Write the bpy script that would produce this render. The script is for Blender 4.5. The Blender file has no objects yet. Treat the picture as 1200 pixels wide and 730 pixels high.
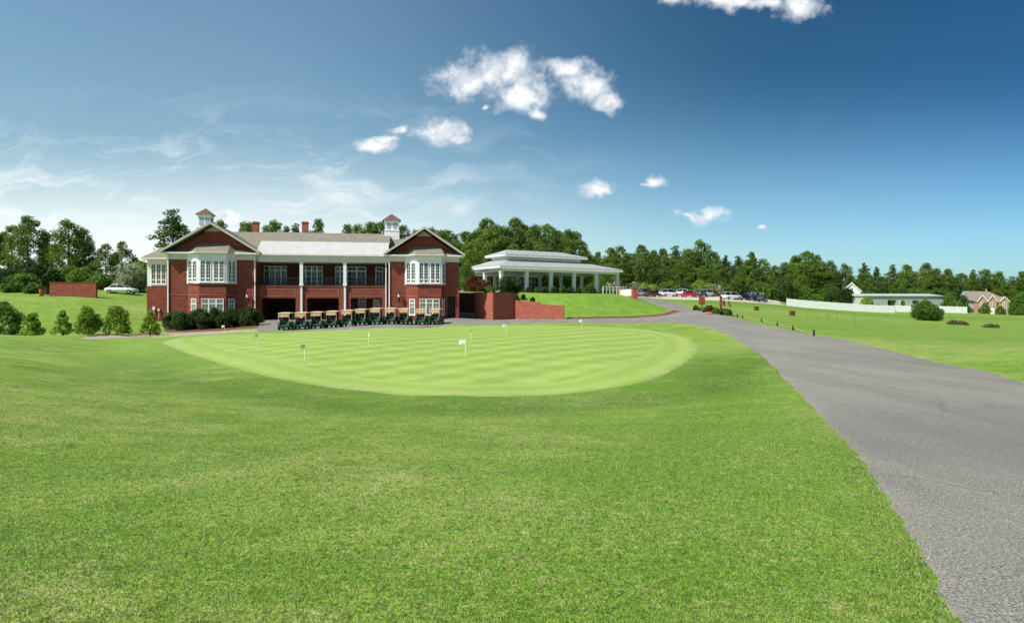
import bpy, math, random, time
import numpy as np
from mathutils import Vector, Matrix
T0 = time.time()
R = math.radians
random.seed(11); rng = np.random.default_rng(11)
F, HZ, CX, EYE = 800.0, 355.0, 600.0, 3.0     # survey of the photograph: focal length and horizon in photo pixels, eye height
scene = bpy.context.scene
col = scene.collection

# ------------------------------------------------------------------ helpers
def at(px, py, Y): return ((px-CX)/F*Y, Y, EYE-(py-HZ)*Y/F)
def tag(o, label=None, cat=None, group=None, kind=None):
    if label: o['label'] = label
    if cat: o['category'] = cat
    if group: o['group'] = group
    if kind: o['kind'] = kind
    return o

def empty(name, loc=(0, 0, 0), rz=0.0, label=None, cat=None, group=None):
    o = bpy.data.objects.new(name, None); col.objects.link(o)
    o.location = loc; o.rotation_euler = (0, 0, rz); o.empty_display_size = .3
    return tag(o, label, cat, group)

class MB:
    """collects simple shapes and links them as one mesh object with metre-scaled UVs"""
    def __init__(s): s.v = []; s.f = []; s.sm = []
    def add(s, vs, fs, smooth=False):
        b = len(s.v); s.v += [tuple(p) for p in vs]
        s.f += [tuple(b + i for i in f) for f in fs]; s.sm += [smooth] * len(fs); return s
    def box(s, x0, x1, y0, y1, z0, z1):
        return s.add([(x0,y0,z0),(x1,y0,z0),(x1,y1,z0),(x0,y1,z0),(x0,y0,z1),(x1,y0,z1),(x1,y1,z1),(x0,y1,z1)],
                     [(0,3,2,1),(4,5,6,7),(0,1,5,4),(1,2,6,5),(2,3,7,6),(3,0,4,7)])
    def prism(s, pts, z0, z1):
        n = len(pts)
        vs = [(p[0], p[1], z0) for p in pts] + [(p[0], p[1], z1) for p in pts]
        return s.add(vs, [tuple(range(n))[::-1], tuple(range(n, 2*n))] + [(i, (i+1) % n, n+(i+1) % n, n+i) for i in range(n)])
    def vprism(s, pts, v0, v1):
        """pts in (x,z), extruded along y"""
        n = len(pts)
        vs = [(p[0], v0, p[1]) for p in pts] + [(p[0], v1, p[1]) for p in pts]
        return s.add(vs, [tuple(range(n)), tuple(range(n, 2*n))[::-1]] + [(i, n+i, n+(i+1) % n, (i+1) % n) for i in range(n)])
    def uprism(s, pts, x0, x1):
        """pts in (y,z), extruded along x"""
        n = len(pts)
        vs = [(x0, p[0], p[1]) for p in pts] + [(x1, p[0], p[1]) for p in pts]
        return s.add(vs, [tuple(range(n))[::-1], tuple(range(n, 2*n))] + [(i, (i+1) % n, n+(i+1) % n, n+i) for i in range(n)])
    def wbox(s, o, a, s0, s1, t0, t1, z0, z1):
        """box in the frame of a wall: s along it, t outward from it"""
        e = (math.cos(a), math.sin(a)); n = (math.sin(a), -math.cos(a))
        P = lambda q, t, z: (o[0]+e[0]*q+n[0]*t, o[1]+e[1]*q+n[1]*t, z)
        return s.add([P(s0,t1,z0),P(s1,t1,z0),P(s1,t0,z0),P(s0,t0,z0),P(s0,t1,z1),P(s1,t1,z1),P(s1,t0,z1),P(s0,t0,z1)],
                     [(0,3,2,1),(4,5,6,7),(0,1,5,4),(1,2,6,5),(2,3,7,6),(3,0,4,7)])
    def tube(s, pts, rs, n=8, cap=True):
        pts = [Vector(p) for p in pts]; b = []; vs = []
        if not hasattr(rs, '__len__'): rs = [rs]*len(pts)
        for i, p in enumerate(pts):
            d = (pts[min(i+1, len(pts)-1)] - pts[max(i-1, 0)])
            d = d.normalized() if d.length > 1e-9 else Vector((0, 0, 1))
            a = Vector((0, 0, 1)) if abs(d.z) < .9 else Vector((1, 0, 0))
            x = d.cross(a).normalized(); y = d.cross(x)
            for k in range(n):
                t = 2*math.pi*k/n
                vs.append(p + (x*math.cos(t) + y*math.sin(t))*rs[i])
        fs = [(i*n+k, i*n+(k+1) % n, (i+1)*n+(k+1) % n, (i+1)*n+k) for i in range(len(pts)-1) for k in range(n)]
        s.add(vs, fs, True)
        if cap:
            m = len(pts)-1
            s.add(vs[:n], [tuple(range(n))]); s.add(vs[m*n:], [tuple(range(n))[::-1]])
        return s
    def lathe(s, c, prof, n=16):
        vs = [(c[0]+r*math.cos(2*math.pi*k/n), c[1]+r*math.sin(2*math.pi*k/n), c[2]+z) for r, z in prof for k in range(n)]
        return s.add(vs, [(i*n+k, i*n+(k+1) % n, (i+1)*n+(k+1) % n, (i+1)*n+k) for i in range(len(prof)-1) for k in range(n)], True)
    def build(s, name, m, parent=None, bevel=0):
        me = bpy.data.meshes.new(name); me.from_pydata(s.v, [], s.f); me.update()
        uv = me.uv_layers.new(name='uv')
        for p in me.polygons:
            n = p.normal
            if abs(n.z) < .75:
                t = Vector((-n.y, n.x, 0)); t = t.normalized() if t.length > 1e-6 else Vector((1, 0, 0))
                for li in p.loop_indices:
                    c = me.vertices[me.loops[li].vertex_index].co; uv.data[li].uv = (c.dot(t), c.z)
            else:
                for li in p.loop_indices:
                    c = me.vertices[me.loops[li].vertex_index].co; uv.data[li].uv = (c.x, c.y)
        me.polygons.foreach_set('use_smooth', s.sm)
        me.materials.append(m)
        o = bpy.data.objects.new(name, me); col.objects.link(o)
        if parent: o.parent = parent
        if bevel:
            b = o.modifiers.new('b', 'BEVEL'); b.width = bevel; b.segments = 2; b.limit_method = 'ANGLE'
        return o

def kids(o): return [c for c in bpy.data.objects if c.parent == o]
def copy_tree(o, table=None, parent=None):
    if table is None:
        table = {}
        for c in bpy.data.objects:
            if c.parent: table.setdefault(c.parent.name, []).append(c)
    c = o.copy(); col.objects.link(c); c.parent = parent
    for ch in table.get(o.name, []): copy_tree(ch, table, c)
    return c

def np_mesh(name, V, Fq, m, smooth=True, attrs=None):
    """V (n,3), Fq (m,k) all faces of k corners"""
    me = bpy.data.meshes.new(name)
    k = Fq.shape[1]
    me.vertices.add(len(V)); me.vertices.foreach_set('co', np.ascontiguousarray(V, dtype=np.float32).ravel())
    me.loops.add(Fq.size); me.loops.foreach_set('vertex_index', np.ascontiguousarray(Fq, dtype=np.int32).ravel())
    me.polygons.add(len(Fq)); me.polygons.foreach_set('loop_start', np.arange(0, Fq.size, k, dtype=np.int32))
    me.polygons.foreach_set('use_smooth', np.full(len(Fq), smooth))
    me.update(calc_edges=True)
    for nm, (dom, arr) in (attrs or {}).items():
        a = me.attributes.new(nm, 'FLOAT', dom); a.data.foreach_set('value', np.ascontiguousarray(arr, dtype=np.float32).ravel())
    me.materials.append(m)
    o = bpy.data.objects.new(name, me); col.objects.link(o)
    return o

# ------------------------------------------------------------------ materials
class NT:
    def __init__(s, m): s.t = m.node_tree; s.t.nodes.clear()
    def n(s, typ, **kw):
        nd = s.t.nodes.new(typ)
        for k, v in kw.items():
            if k.startswith('i_'):
                key = k[2:].replace('_', ' ')
                nd.inputs[int(key) if key.isdigit() else key].default_value = v
            else: setattr(nd, k, v)
        return nd
    def l(s, a, b): s.t.links.new(a, b)
    def mix(s, fac, a, b, typ='MIX'):
        nd = s.n('ShaderNodeMix', data_type='RGBA', blend_type=typ, clamp_factor=True)
        for sock, v in ((nd.inputs[0], fac), (nd.inputs[6], a), (nd.inputs[7], b)):
            if hasattr(v, 'node'): s.l(v, sock)
            elif isinstance(v, (int, float)): sock.default_value = v
            else: sock.default_value = (*v, 1)
        return nd.outputs[2]
    def math(s, op, a, b=0.0, c=0.0, clamp=False):
        nd = s.n('ShaderNodeMath', operation=op, use_clamp=clamp)
        for i, v in enumerate((a, b, c)):
            if hasattr(v, 'node'): s.l(v, nd.inputs[i])
            else: nd.inputs[i].default_value = v
        return nd.outputs[0]
    def noise(s, scale, detail=3, rough=.55, vec=None, dist=0.0):
        nd = s.n('ShaderNodeTexNoise'); nd.inputs['Scale'].default_value = scale; nd.inputs['Detail'].default_value = detail
        nd.inputs['Roughness'].default_value = rough; nd.inputs['Distortion'].default_value = dist
        if vec is not None: s.l(vec, nd.inputs['Vector'])
        return nd.outputs['Fac']
    def ramp(s, x, a, b, lo=0.0, hi=1.0):
        nd = s.n('ShaderNodeMapRange', clamp=True); nd.interpolation_type = 'SMOOTHSTEP'
        s.l(x, nd.inputs[0]); nd.inputs[1].default_value = a; nd.inputs[2].default_value = b
        nd.inputs[3].default_value = lo; nd.inputs[4].default_value = hi
        return nd.outputs[0]
    def out(s, colr, rough=.8, spec=.3, bump=None, bdist=.02, bstr=.6, metal=0.0):
        p = s.n('ShaderNodeBsdfPrincipled'); o = s.n('ShaderNodeOutputMaterial')
        if hasattr(colr, 'node'): s.l(colr, p.inputs['Base Color'])
        else: p.inputs['Base Color'].default_value = (*colr, 1)
        if hasattr(rough, 'node'): s.l(rough, p.inputs['Roughness'])
        else: p.inputs['Roughness'].default_value = rough
        p.inputs['Specular IOR Level'].default_value = spec; p.inputs['Metallic'].default_value = metal
        if bump is not None:
            b = s.n('ShaderNodeBump'); b.inputs['Distance'].default_value = bdist; b.inputs['Strength'].default_value = bstr
            s.l(bump, b.inputs['Height']); s.l(b.outputs[0], p.inputs['Normal'])
        s.l(p.outputs[0], o.inputs[0]); return p

def mat(name):
    m = bpy.data.materials.new(name); m.use_nodes = True
    return m, NT(m)
def gpos(t): return t.n('ShaderNodeNewGeometry').outputs['Position']
def opos(t): return t.n('ShaderNodeTexCoord').outputs['Object']
def attr(t, name): return t.n('ShaderNodeAttribute', attribute_name=name).outputs['Fac']

def simple(name, c, rough=.6, spec=.4, vary=.12, scale=1.5, metal=0.0):
    m, t = mat(name)
    n1 = t.noise(scale, 4, .6, opos(t))
    c2 = tuple(x*(1-vary*2) for x in c); c3 = tuple(min(1, x*(1+vary)) for x in c)
    t.out(t.mix(t.ramp(n1, .3, .7), c2, c3), rough, spec, metal=metal)
    return m

def brick_mat(name, c1, c2, mortar, soldier=False):
    m, t = mat(name)
    uv = t.n('ShaderNodeTexCoord').outputs['UV']
    b = t.n('ShaderNodeTexBrick'); t.l(uv, b.inputs['Vector'])
    b.inputs['Color1'].default_value = (*c1, 1); b.inputs['Color2'].default_value = (*c2, 1); b.inputs['Mortar'].default_value = (*mortar, 1)
    b.inputs['Scale'].default_value = 1; b.inputs['Mortar Size'].default_value = .006; b.inputs['Brick Width'].default_value = .215
    b.inputs['Row Height'].default_value = .076; b.inputs['Bias'].default_value = -.1
    st = t.n('ShaderNodeMapping'); t.l(uv, st.inputs[0]); st.inputs['Scale'].default_value = (1.2, 5.5, 1)
    big = t.noise(.7, 5, .6, st.outputs[0]); mid = t.noise(2.2, 3, .6, uv)
    c = t.mix(t.ramp(big, .32, .7, 0, .55), b.outputs['Color'], tuple(x*.62 for x in c1))
    c = t.mix(t.ramp(mid, .45, .8, 0, .4), c, tuple(min(1, x*1.35) for x in c2))
    t.out(c, .85, .2, b.outputs['Fac'], .004, -.5)
    return m

M = {}
M['brick'] = brick_mat('red_brick', (.215, .042, .027), (.31, .078, .045), (.28, .16, .12))
M['brick_bright'] = brick_mat('retaining_brick', (.36, .08, .048), (.46, .13, .075), (.4, .24, .18))
M['white'] = simple('white_paint', (.86, .86, .84), .5, .4, .04)
M['tan_trim'] = simple('tan_trim', (.5, .48, .41), .6, .3, .05)
M['cream'] = simple('cream_trim', (.72, .72, .66), .55, .4, .04)
M['metal_roof'] = None
M['dark'] = simple('dark_interior', (.03, .025, .02), .8, .2)
M['iron'] = simple('black_iron', (.012, .012, .013), .5, .5)
M['door'] = simple('brown_door', (.05, .022, .015), .5, .4)
M['ceiling'] = simple('soffit_paint', (.6, .6, .56), .7, .2, .05)
M['green_paint'] = simple('green_cart_body', (.01, .17, .075), .25, .6, .06)
M['black_vinyl'] = simple('black_vinyl', (.015, .015, .015), .5, .4)
M['tan'] = simple('tan_canopy', (.76, .57, .37), .5, .4, .05)
M['tan_dark'] = simple('tan_frame', (.6, .42, .2), .5, .4, .08)
M['rubber'] = simple('tyre_rubber', (.02, .02, .02), .85, .2)
M['rim'] = simple('alloy_rim', (.5, .5, .52), .35, .5, .05, 3, .6)
M['wood'] = simple('stained_wood', (.2, .055, .025), .7, .3, .2, 4)
M['postwood'] = simple('weathered_post', (.06, .04, .028), .8, .2, .2, 8)
M['rope'] = simple('straw_rope', (.45, .4, .26), .9, .1)
M['mulch_rock'] = simple('stone_edging', (.4, .3, .24), .9, .2, .2, 6)
M['soil_red'] = simple('red_sign', (.24, .05, .03), .6, .3)
M['trunk'] = None
M['concrete'] = simple('concrete', (.42, .39, .35), .85, .2, .12, 3)
M['lampglass'] = simple('frosted_globe', (.75, .76, .74), .3, .5, .02)
M['siding_grey'] = simple('pale_siding', (.45, .5, .46), .6, .3, .06)
M['siding_blue'] = simple('blue_siding', (.35, .45, .52), .6, .3, .06)
M['housebrick'] = brick_mat('orange_brick', (.5, .26, .17), (.58, .33, .23), (.5, .38, .3))
M['red_glass'] = simple('tail_light_red', (.4, .01, .01), .2, .6, .02)
M['lamp_glass_clear'] = simple('headlight_clear', (.6, .62, .65), .15, .7, .02)

m, t = mat('standing_seam_roof')
p = opos(t); sep = t.n('ShaderNodeSeparateXYZ'); t.l(p, sep.inputs[0])
seam = t.math('PINGPONG', sep.outputs[0], .22)
c = t.mix(t.ramp(t.noise(.8, 4, .6, p), .3, .75), (.5, .49, .47), (.57, .56, .54))
c = t.mix(t.ramp(seam, .02, .0, 0, .35), c, (.5, .5, .5))
t.out(c, .5, .5, seam, .02, .5); M['metal_roof'] = m

def shingle(name, a, b):
    m, t = mat(name)
    uv = t.n('ShaderNodeTexCoord').outputs['UV']
    br = t.n('ShaderNodeTexBrick'); t.l(uv, br.inputs['Vector']); br.inputs['Scale'].default_value = 1
    br.inputs['Color1'].default_value = (*a, 1); br.inputs['Color2'].default_value = (*b, 1); br.inputs['Mortar'].default_value = (*[x*.45 for x in a], 1)
    br.inputs['Brick Width'].default_value = .3; br.inputs['Row Height'].default_value = .11; br.inputs['Mortar Size'].default_value = .008; br.inputs['Bias'].default_value = 0
    p = opos(t)
    c = t.mix(t.ramp(t.noise(.9, 5, .65, p), .35, .7, 0, .5), br.outputs['Color'], tuple(x*.7 for x in a))
    c = t.mix(t.ramp(t.noise(7, 2, .6, p), .4, .7, 0, .35), c, tuple(min(1, x*1.5) for x in b))
    t.out(c, .9, .15, br.outputs['Fac'], .01, -.4)
    return m
M['shingle'] = shingle('brown_shingle', (.21, .19, .15), (.31, .285, .23))
M['shingle_grey'] = shingle('grey_shingle', (.34, .345, .345), (.43, .435, .43))
M['copper'] = shingle('brown_cupola_roof', (.13, .07, .05), (.19, .11, .085))
M['shingle_house'] = shingle('taupe_shingle', (.24, .2, .17), (.3, .26, .22))

m, t = mat('window_glass')
n = t.noise(.6, 2, .5, opos(t))
t.out(t.mix(n, (.012, .016, .016), (.035, .045, .045)), .04, .8); M['glass'] = m
m, t = mat('curtained_glass')
n = t.noise(1.3, 2, .5, opos(t))
t.out(t.mix(t.ramp(n, .4, .6), (.1, .13, .09), (.2, .25, .17)), .08, .7); M['glass_green'] = m
m, t = mat('car_glass')
t.out((.015, .018, .02), .03, .8); M['car_glass'] = m

def carpaint(name, c):
    m, t = mat(name)
    pr = t.out(t.mix(t.ramp(t.noise(2, 2, .5, opos(t)), .3, .7), tuple(x*.92 for x in c), c), .3, .5)
    pr.inputs['Coat Weight'].default_value = .6; pr.inputs['Coat Roughness'].default_value = .05
    return m
M['car_white'] = carpaint('white_car_paint', (.78, .78, .78))
M['car_black'] = carpaint('black_car_paint', (.02, .02, .023))
M['car_red'] = carpaint('red_car_paint', (.5, .02, .015))
M['car_darkred'] = carpaint('maroon_car_paint', (.14, .015, .015))
M['car_silver'] = carpaint('silver_car_paint', (.5, .52, .54))
M['car_blue'] = carpaint('dark_blue_car_paint', (.02, .035, .06))

# --- bark and leaves
m, t = mat('bark')
mp = t.n('ShaderNodeMapping'); t.l(opos(t), mp.inputs[0]); mp.inputs['Scale'].default_value = (6, 6, 1.2)
n = t.noise(2.5, 5, .65, mp.outputs[0])
t.out(t.mix(t.ramp(n, .35, .7), (.06, .042, .03), (.2, .155, .12)), .9, .15, n, .03, .8); M['trunk'] = m

def leaf_mat(name, dark, mid, light, spec=.25, hue=.0):
    m, t = mat(name)
    tone = attr(t, 'tone')
    info = t.n('ShaderNodeObjectInfo').outputs['Random']
    x = t.math('ADD', tone, t.math('MULTIPLY', t.math('SUBTRACT', info, .5), .34))
    c = t.mix(t.ramp(x, .0, .5), dark, mid)
    c = t.mix(t.ramp(x, .5, 1.0), c, light)
    c = t.mix(t.math('MULTIPLY', t.math('FRACT', t.math('MULTIPLY', info, 7.3)), .3), c, tuple((a+b)*.5*f for a, b, f in zip(mid, light, (1.25, .95, .6))))
    p = t.n('ShaderNodeBsdfPrincipled'); t.l(c, p.inputs['Base Color']); p.inputs['Roughness'].default_value = .55
    p.inputs['Specular IOR Level'].default_value = spec
    tr = t.n('ShaderNodeBsdfTranslucent'); t.l(t.mix(.5, c, light), tr.inputs[0])
    mx = t.n('ShaderNodeMixShader'); mx.inputs[0].default_value = .4
    t.l(p.outputs[0], mx.inputs[1]); t.l(tr.outputs[0], mx.inputs[2])
    o = t.n('ShaderNodeOutputMaterial'); t.l(mx.outputs[0], o.inputs[0])
    return m
M['leaf'] = leaf_mat('broadleaf_foliage', (.045, .09, .014), (.1, .185, .026), (.22, .34, .05))
M['needle'] = leaf_mat('pine_foliage', (.032, .072, .018), (.07, .14, .03), (.15, .24, .055))
M['shrub'] = leaf_mat('shrub_foliage', (.038, .095, .011), (.09, .19, .022), (.17, .3, .045))
M['shrub_dark'] = leaf_mat('holly_foliage', (.016, .04, .009), (.035, .08, .017), (.08, .155, .03))
M['shrub_bright'] = leaf_mat('bright_foliage', (.06, .15, .014), (.15, .29, .03), (.3, .45, .06))
M['shrub_red'] = leaf_mat('red_foliage', (.05, .03, .012), (.12, .05, .025), (.2, .08, .04))
M['scrub'] = leaf_mat('dry_scrub_foliage', (.06, .06, .025), (.13, .12, .045), (.22, .2, .08))
M['myrtle'] = leaf_mat('flowering_foliage', (.04, .09, .02), (.13, .19, .07), (.55, .6, .45))

# ------------------------------------------------------------------ terrain surface
GP = [ # (px, py, Y): where the ground is seen
 (600,730,3.5),(200,730,3.5),(1000,730,3.5),(-200,730,3.4),(1400,730,3.5),
 (0,560,6.7),(300,560,6.9),(600,560,7.0),(900,560,7.0),(1200,560,7.2),
 (400,510,11.6),(700,510,11.4),(0,510,8.9),(1100,510,10.6),(1300,500,12.2),
 (450,475,18.5),(650,475,18.5),(300,465,19.6),(850,460,19.4),
 (530,463,19.8),(300,437,25.5),(500,415,32.7),(650,379.8,62),(440,384,57.5),(336,389,56),(250,393,53.7),(187,402,44),(815,400,44.5),(700,430,26.5),
 (130,410,42),(180,440,26.4),(0,400,37),(0,430,20),(-200,450,14.3),(0,393,54),(-200,400,40),
 (870,420,29.5),(1200,448,18),(1050,412,29.5),(920,385,50.7),(875,375,66),(840,366.5,87),(800,357.5,110),(755,348.5,135),(1000,470,14.9),
 (790,378,66),(700,377,74),(600,378,76),(336,386.5,72),(510,380,80),(545,380,78),
 (325,376,84),(447,374,86),(530,372,88),(220,386,76),(290,382,78),(150,393,65),(100,390,70),(0,392,68),(135,391,64),
 (90,348,97),(150,345,105),(0,348,95),(-150,348,95),(90,370,82),(20,370,81),(185,372,89),(-200,372,80),
 (556,372,95),(661,373,90),(740,371,95),(780,368,98),
 (760,349.5,140),(800,350.5,150),(885,354.5,150),(925,358.5,150),(800,346,190),(900,350,190),
 (850,362,110),(900,372,80),(950,375,80),(1000,385,62),(1100,395,50),(1200,400,45),(1180,412,28),(1120,425,25.7),(1280,405,28),
 (922,358.5,170),(1047,366,180),(1120,366.5,190),(1060,372,130),(1150,378,110),(1230,385,90),(1160,368,230),(1300,370,230),(1020,361,215),(1000,355,260),
]
pts = [((px-CX)/F*Y, Y, EYE-(py-HZ)*Y/F) for px, py, Y in GP]
pts += [(-12,-8,1.5),(0,-8,1.45),(12,-8,1.4),(-28,-8,1.7),(28,-8,1.2),(-30,8,1.7),(-33,90,.7),(-22,92,.8),(-28,99,1.6),(-12,99,1.1),(-30,113,4.3),(-15,116,4.4),(-48,112,4.4),(-42,92,1.6),
        (-6,96,1.0),(0,98,1.2),(8,101,1.6),(6,124,3.6),(4,150,4.9),(-60,140,5),(-100,110,4.5),(-30,150,5.2),
        (0,230,6),(-80,230,6),(60,240,3.5),(100,260,1.6),(170,260,-.6),(240,240,-1.2),(-200,200,5),
        (0,500,4),(-300,500,4),(300,500,0),(0,1200,3),(-900,1200,3),(900,1200,1),(-60,30,1.5),(70,40,.4),(110,90,-.4)]
CP = np.array(pts, float)
def warp(X, Y):
    X = np.asarray(X, float); Y = np.maximum(np.asarray(Y, float), -13.)
    return np.clip(X/(Y+20.), -1.5, 1.5)*3.2, np.log(Y+20.)*1.25
def _phi(d2): return np.where(d2 > 1e-12, .5*d2*np.log(np.maximum(d2, 1e-12)), 0)
cu, cw = warp(CP[:, 0], CP[:, 1]); N = len(CP)
A = np.zeros((N+3, N+3)); A[:N, :N] = _phi((cu[:, None]-cu)**2+(cw[:, None]-cw)**2) + np.eye(N)*3e-4
A[:N, N:] = np.stack([np.ones(N), cu, cw], 1); A[N:, :N] = A[:N, N:].T
W = np.linalg.solve(A, np.concatenate([CP[:, 2], [0, 0, 0]]))
def H(X, Y):
    X = np.atleast_1d(np.asarray(X, float)); Y = np.atleast_1d(np.asarray(Y, float)); sh = X.shape
    u, w = warp(X.ravel(), Y.ravel()); out = np.empty(len(u))
    for i in range(0, len(u), 20000):
        a, b = u[i:i+20000], w[i:i+20000]
        out[i:i+20000] = _phi((a[:, None]-cu)**2+(b[:, None]-cw)**2) @ W[:N] + W[N] + W[N+1]*a + W[N+2]*b
    return np.clip(out, -4, 8).reshape(sh)
def h1(x, y): return float(H(x, y)[0])
_YS = np.geomspace(2.0, 330, 2600)
def ground(px, py):
    """the point of the ground seen at a photo pixel"""
    k = (px-CX)/F; zr = EYE-(py-HZ)*_YS/F; hh = H(k*_YS, _YS)
    i = np.argmax(zr < hh)
    if not (zr < hh).any(): i = int(np.argmin(zr-hh))
    Y = _YS[i]; return (k*Y, Y, float(hh[i]))
def GXY(lst): return [ground(*p)[:2] for p in lst]

def sdist(X, Y, poly):
    P = np.array(poly); out = np.full(X.shape, 1e9); ins = np.zeros(X.shape, bool)
    for (x0, y0), (x1, y1) in zip(P, np.roll(P, -1, 0)):
        dx, dy = x1-x0, y1-y0; L = dx*dx+dy*dy+1e-12
        t = np.clip(((X-x0)*dx+(Y-y0)*dy)/L, 0, 1)
        out = np.minimum(out, (X-x0-t*dx)**2+(Y-y0-t*dy)**2)
        c = ((y0 > Y) != (y1 > Y)) & (X < dx*(Y-y0)/(dy if abs(dy) > 1e-12 else 1e-12)+x0)
        ins ^= c
    return np.where(ins, 1, -1)*np.sqrt(out)

def smooth_curve(P, n=5):
    """Catmull-Rom through open list of points"""
    P = [P[0]]+list(P)+[P[-1]]; out = []
    for i in range(1, len(P)-2):
        a, b, c, d = [np.array(P[j], float) for j in (i-1, i, i+1, i+2)]
        for k in range(n):
            t = k/n; out.append(tuple(.5*((2*b)+(c-a)*t+(2*a-5*b+4*c-d)*t*t+(3*b-a-3*c+d)*t**3)))
    out.append(tuple(P[-1])); return out

left_edge = smooth_curve(GXY([(300,389.3),(336,388.3),(400,386),(450,384.4),(520,382.2),(560,380.6),(600,379.6),(700,378.4),(760,378.2),(790,379),(815,382.5),(850,392),(888,415),(919,445),(953,480),(991,520),(1021,560),(1053,610),(1082,660),(1112,725)]), 4)
left_edge += [(2.35, 1.5), (2.5, -3), (2.2, -13)]
right_edge = [(9.6, -13), (9.7, -3), (10.2, 5), (11.3, 11)] + smooth_curve(GXY([(1200,448),(1130,430),(1050,412),(980,396.5),(920,385.5),(875,376),(840,367),(806,359)]), 4) + [(26.8,124),(25,132),(25,140)]
top_edge = [(19,140),(20.5,132),(22,122),(23.5,112),(23.5,104),(21.2,98),(10,95),(6,98),(-5,99.5),(-5,103.5),(-9.5,103.5),(-9,97),(-14,96),(-31.5,93)] + GXY([(303,376.5)])
DRIVE = left_edge + right_edge + top_edge
PATH = smooth_curve(GXY([(95,397.2),(130,396.6),(170,395.6),(230,392.6),(300,389.4)]), 4) + GXY([(318,388)]) + smooth_curve(GXY([(318,384),(300,386),(230,389.2),(170,392.6),(105,394.8),(95,396.2)]), 4)
GREEN = smooth_curve(GXY([(190,403),(215,413),(250,424),(300,438),(360,450),(430,459),(500,463.5),(560,464.5),(620,463.5),(700,457.5),(760,445.5),(800,428),(818,411),(812,399),(790,391.5),(750,385.5),(700,382.6),(650,381.4),(600,381.2),(550,381.9),(500,382.9),(440,384.9),(380,387.4),(336,389.6),(290,391.2),(250,393),(210,396.5),(190,400)]), 4)
LOT = [(23,137),(24,150),(22,178),(30,196),(78,196),(70,178),(66,160),(63,149),(40,146),(30,141)]
MULCH = [GXY([(193,389.5)])[0], GXY([(245,388.7)])[0], GXY([(312,384)])[0], GXY([(305,378.5)])[0], (-35,82.5), (-41.5,81.5), GXY([(190,383)])[0]]
MULCH2 = GXY([(100,395),(130,394.6),(185,392),(192,389.5),(170,389.5),(130,391.2),(100,393)])
_b = GXY([(818,363.5),(826,365.3),(836,367.3),(847,369.2),(857,370.9)]); BED = [(p[0]+.1, p[1]) for p in _b]+[(p[0]+1.9, p[1]+1.2) for p in _b[::-1]]
REGIONS = [('driveway', DRIVE, 0.0), ('footpath', PATH, -.004), ('putting_green', GREEN, 0.0), ('parking_lot', LOT, -.006), ('mulch_bed', MULCH, -.008), ('mulch_bed', MULCH2, -.008), ('mulch_bed', BED, .004)]

rows = list(np.arange(-13.5, 2, 1.2)) + list(np.arange(2, 20, .16))
y = 20.0; st = .16
while y < 150: rows.append(y); st = min(st*1.015, .9); y += st
while y < 1300: rows.append(y); st *= 1.06; y += st
rows = np.array(rows); NS = 430
ss = np.linspace(-1.75, 1.75, NS)
GX = ss[None, :]*(rows[:, None]+18); GY = np.repeat(rows[:, None], NS, 1)
GX = GX*(1+np.clip((rows[:, None]-200)/600, 0, 1))
GH = H(GX, GY)
# fine relief, in metres
GH += .012*np.sin(GX*1.3+GY*.7)*np.sin(GY*.9-GX*.4)
cell = np.maximum(.12, 3.5*(GY+18)/NS)
grass = GH + .03
dists = {}
idx = np.arange(len(rows)*NS).reshape(len(rows), NS)
Q = np.stack([idx[:-1, :-1], idx[:-1, 1:], idx[1:, 1:], idx[1:, :-1]], -1).reshape(-1, 4)
sheets = []
for i, (nm, poly, lev) in enumerate(REGIONS):
    P = np.array(poly); pad = 6
    box = (GX > P[:, 0].min()-pad) & (GX < P[:, 0].max()+pad) & (GY > P[:, 1].min()-pad) & (GY < P[:, 1].max()+pad)
    d = np.full(GX.shape, -99.); d[box] = sdist(GX[box], GY[box], poly)
    if nm in ('driveway', 'mulch_bed', 'footpath'):
        wob = .012*np.sin(GX*7.1+np.sin(GY*5))+.015*np.sin(GY*5.3+GX*3); d = np.where(GY < 40, d+wob*.4, d)
    t_ = np.clip(d/(cell*1.3+.02), -1, 1)
    grass = np.minimum(grass, GH+lev-.03*t_ - (.02*np.clip((d-.5), 0, 1)))
    dists[i] = d
    inside = (d > -cell*2.2).ravel()
    fq = Q[inside[Q].any(1)]
    sheets.append((nm, fq, lev, d))

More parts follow.
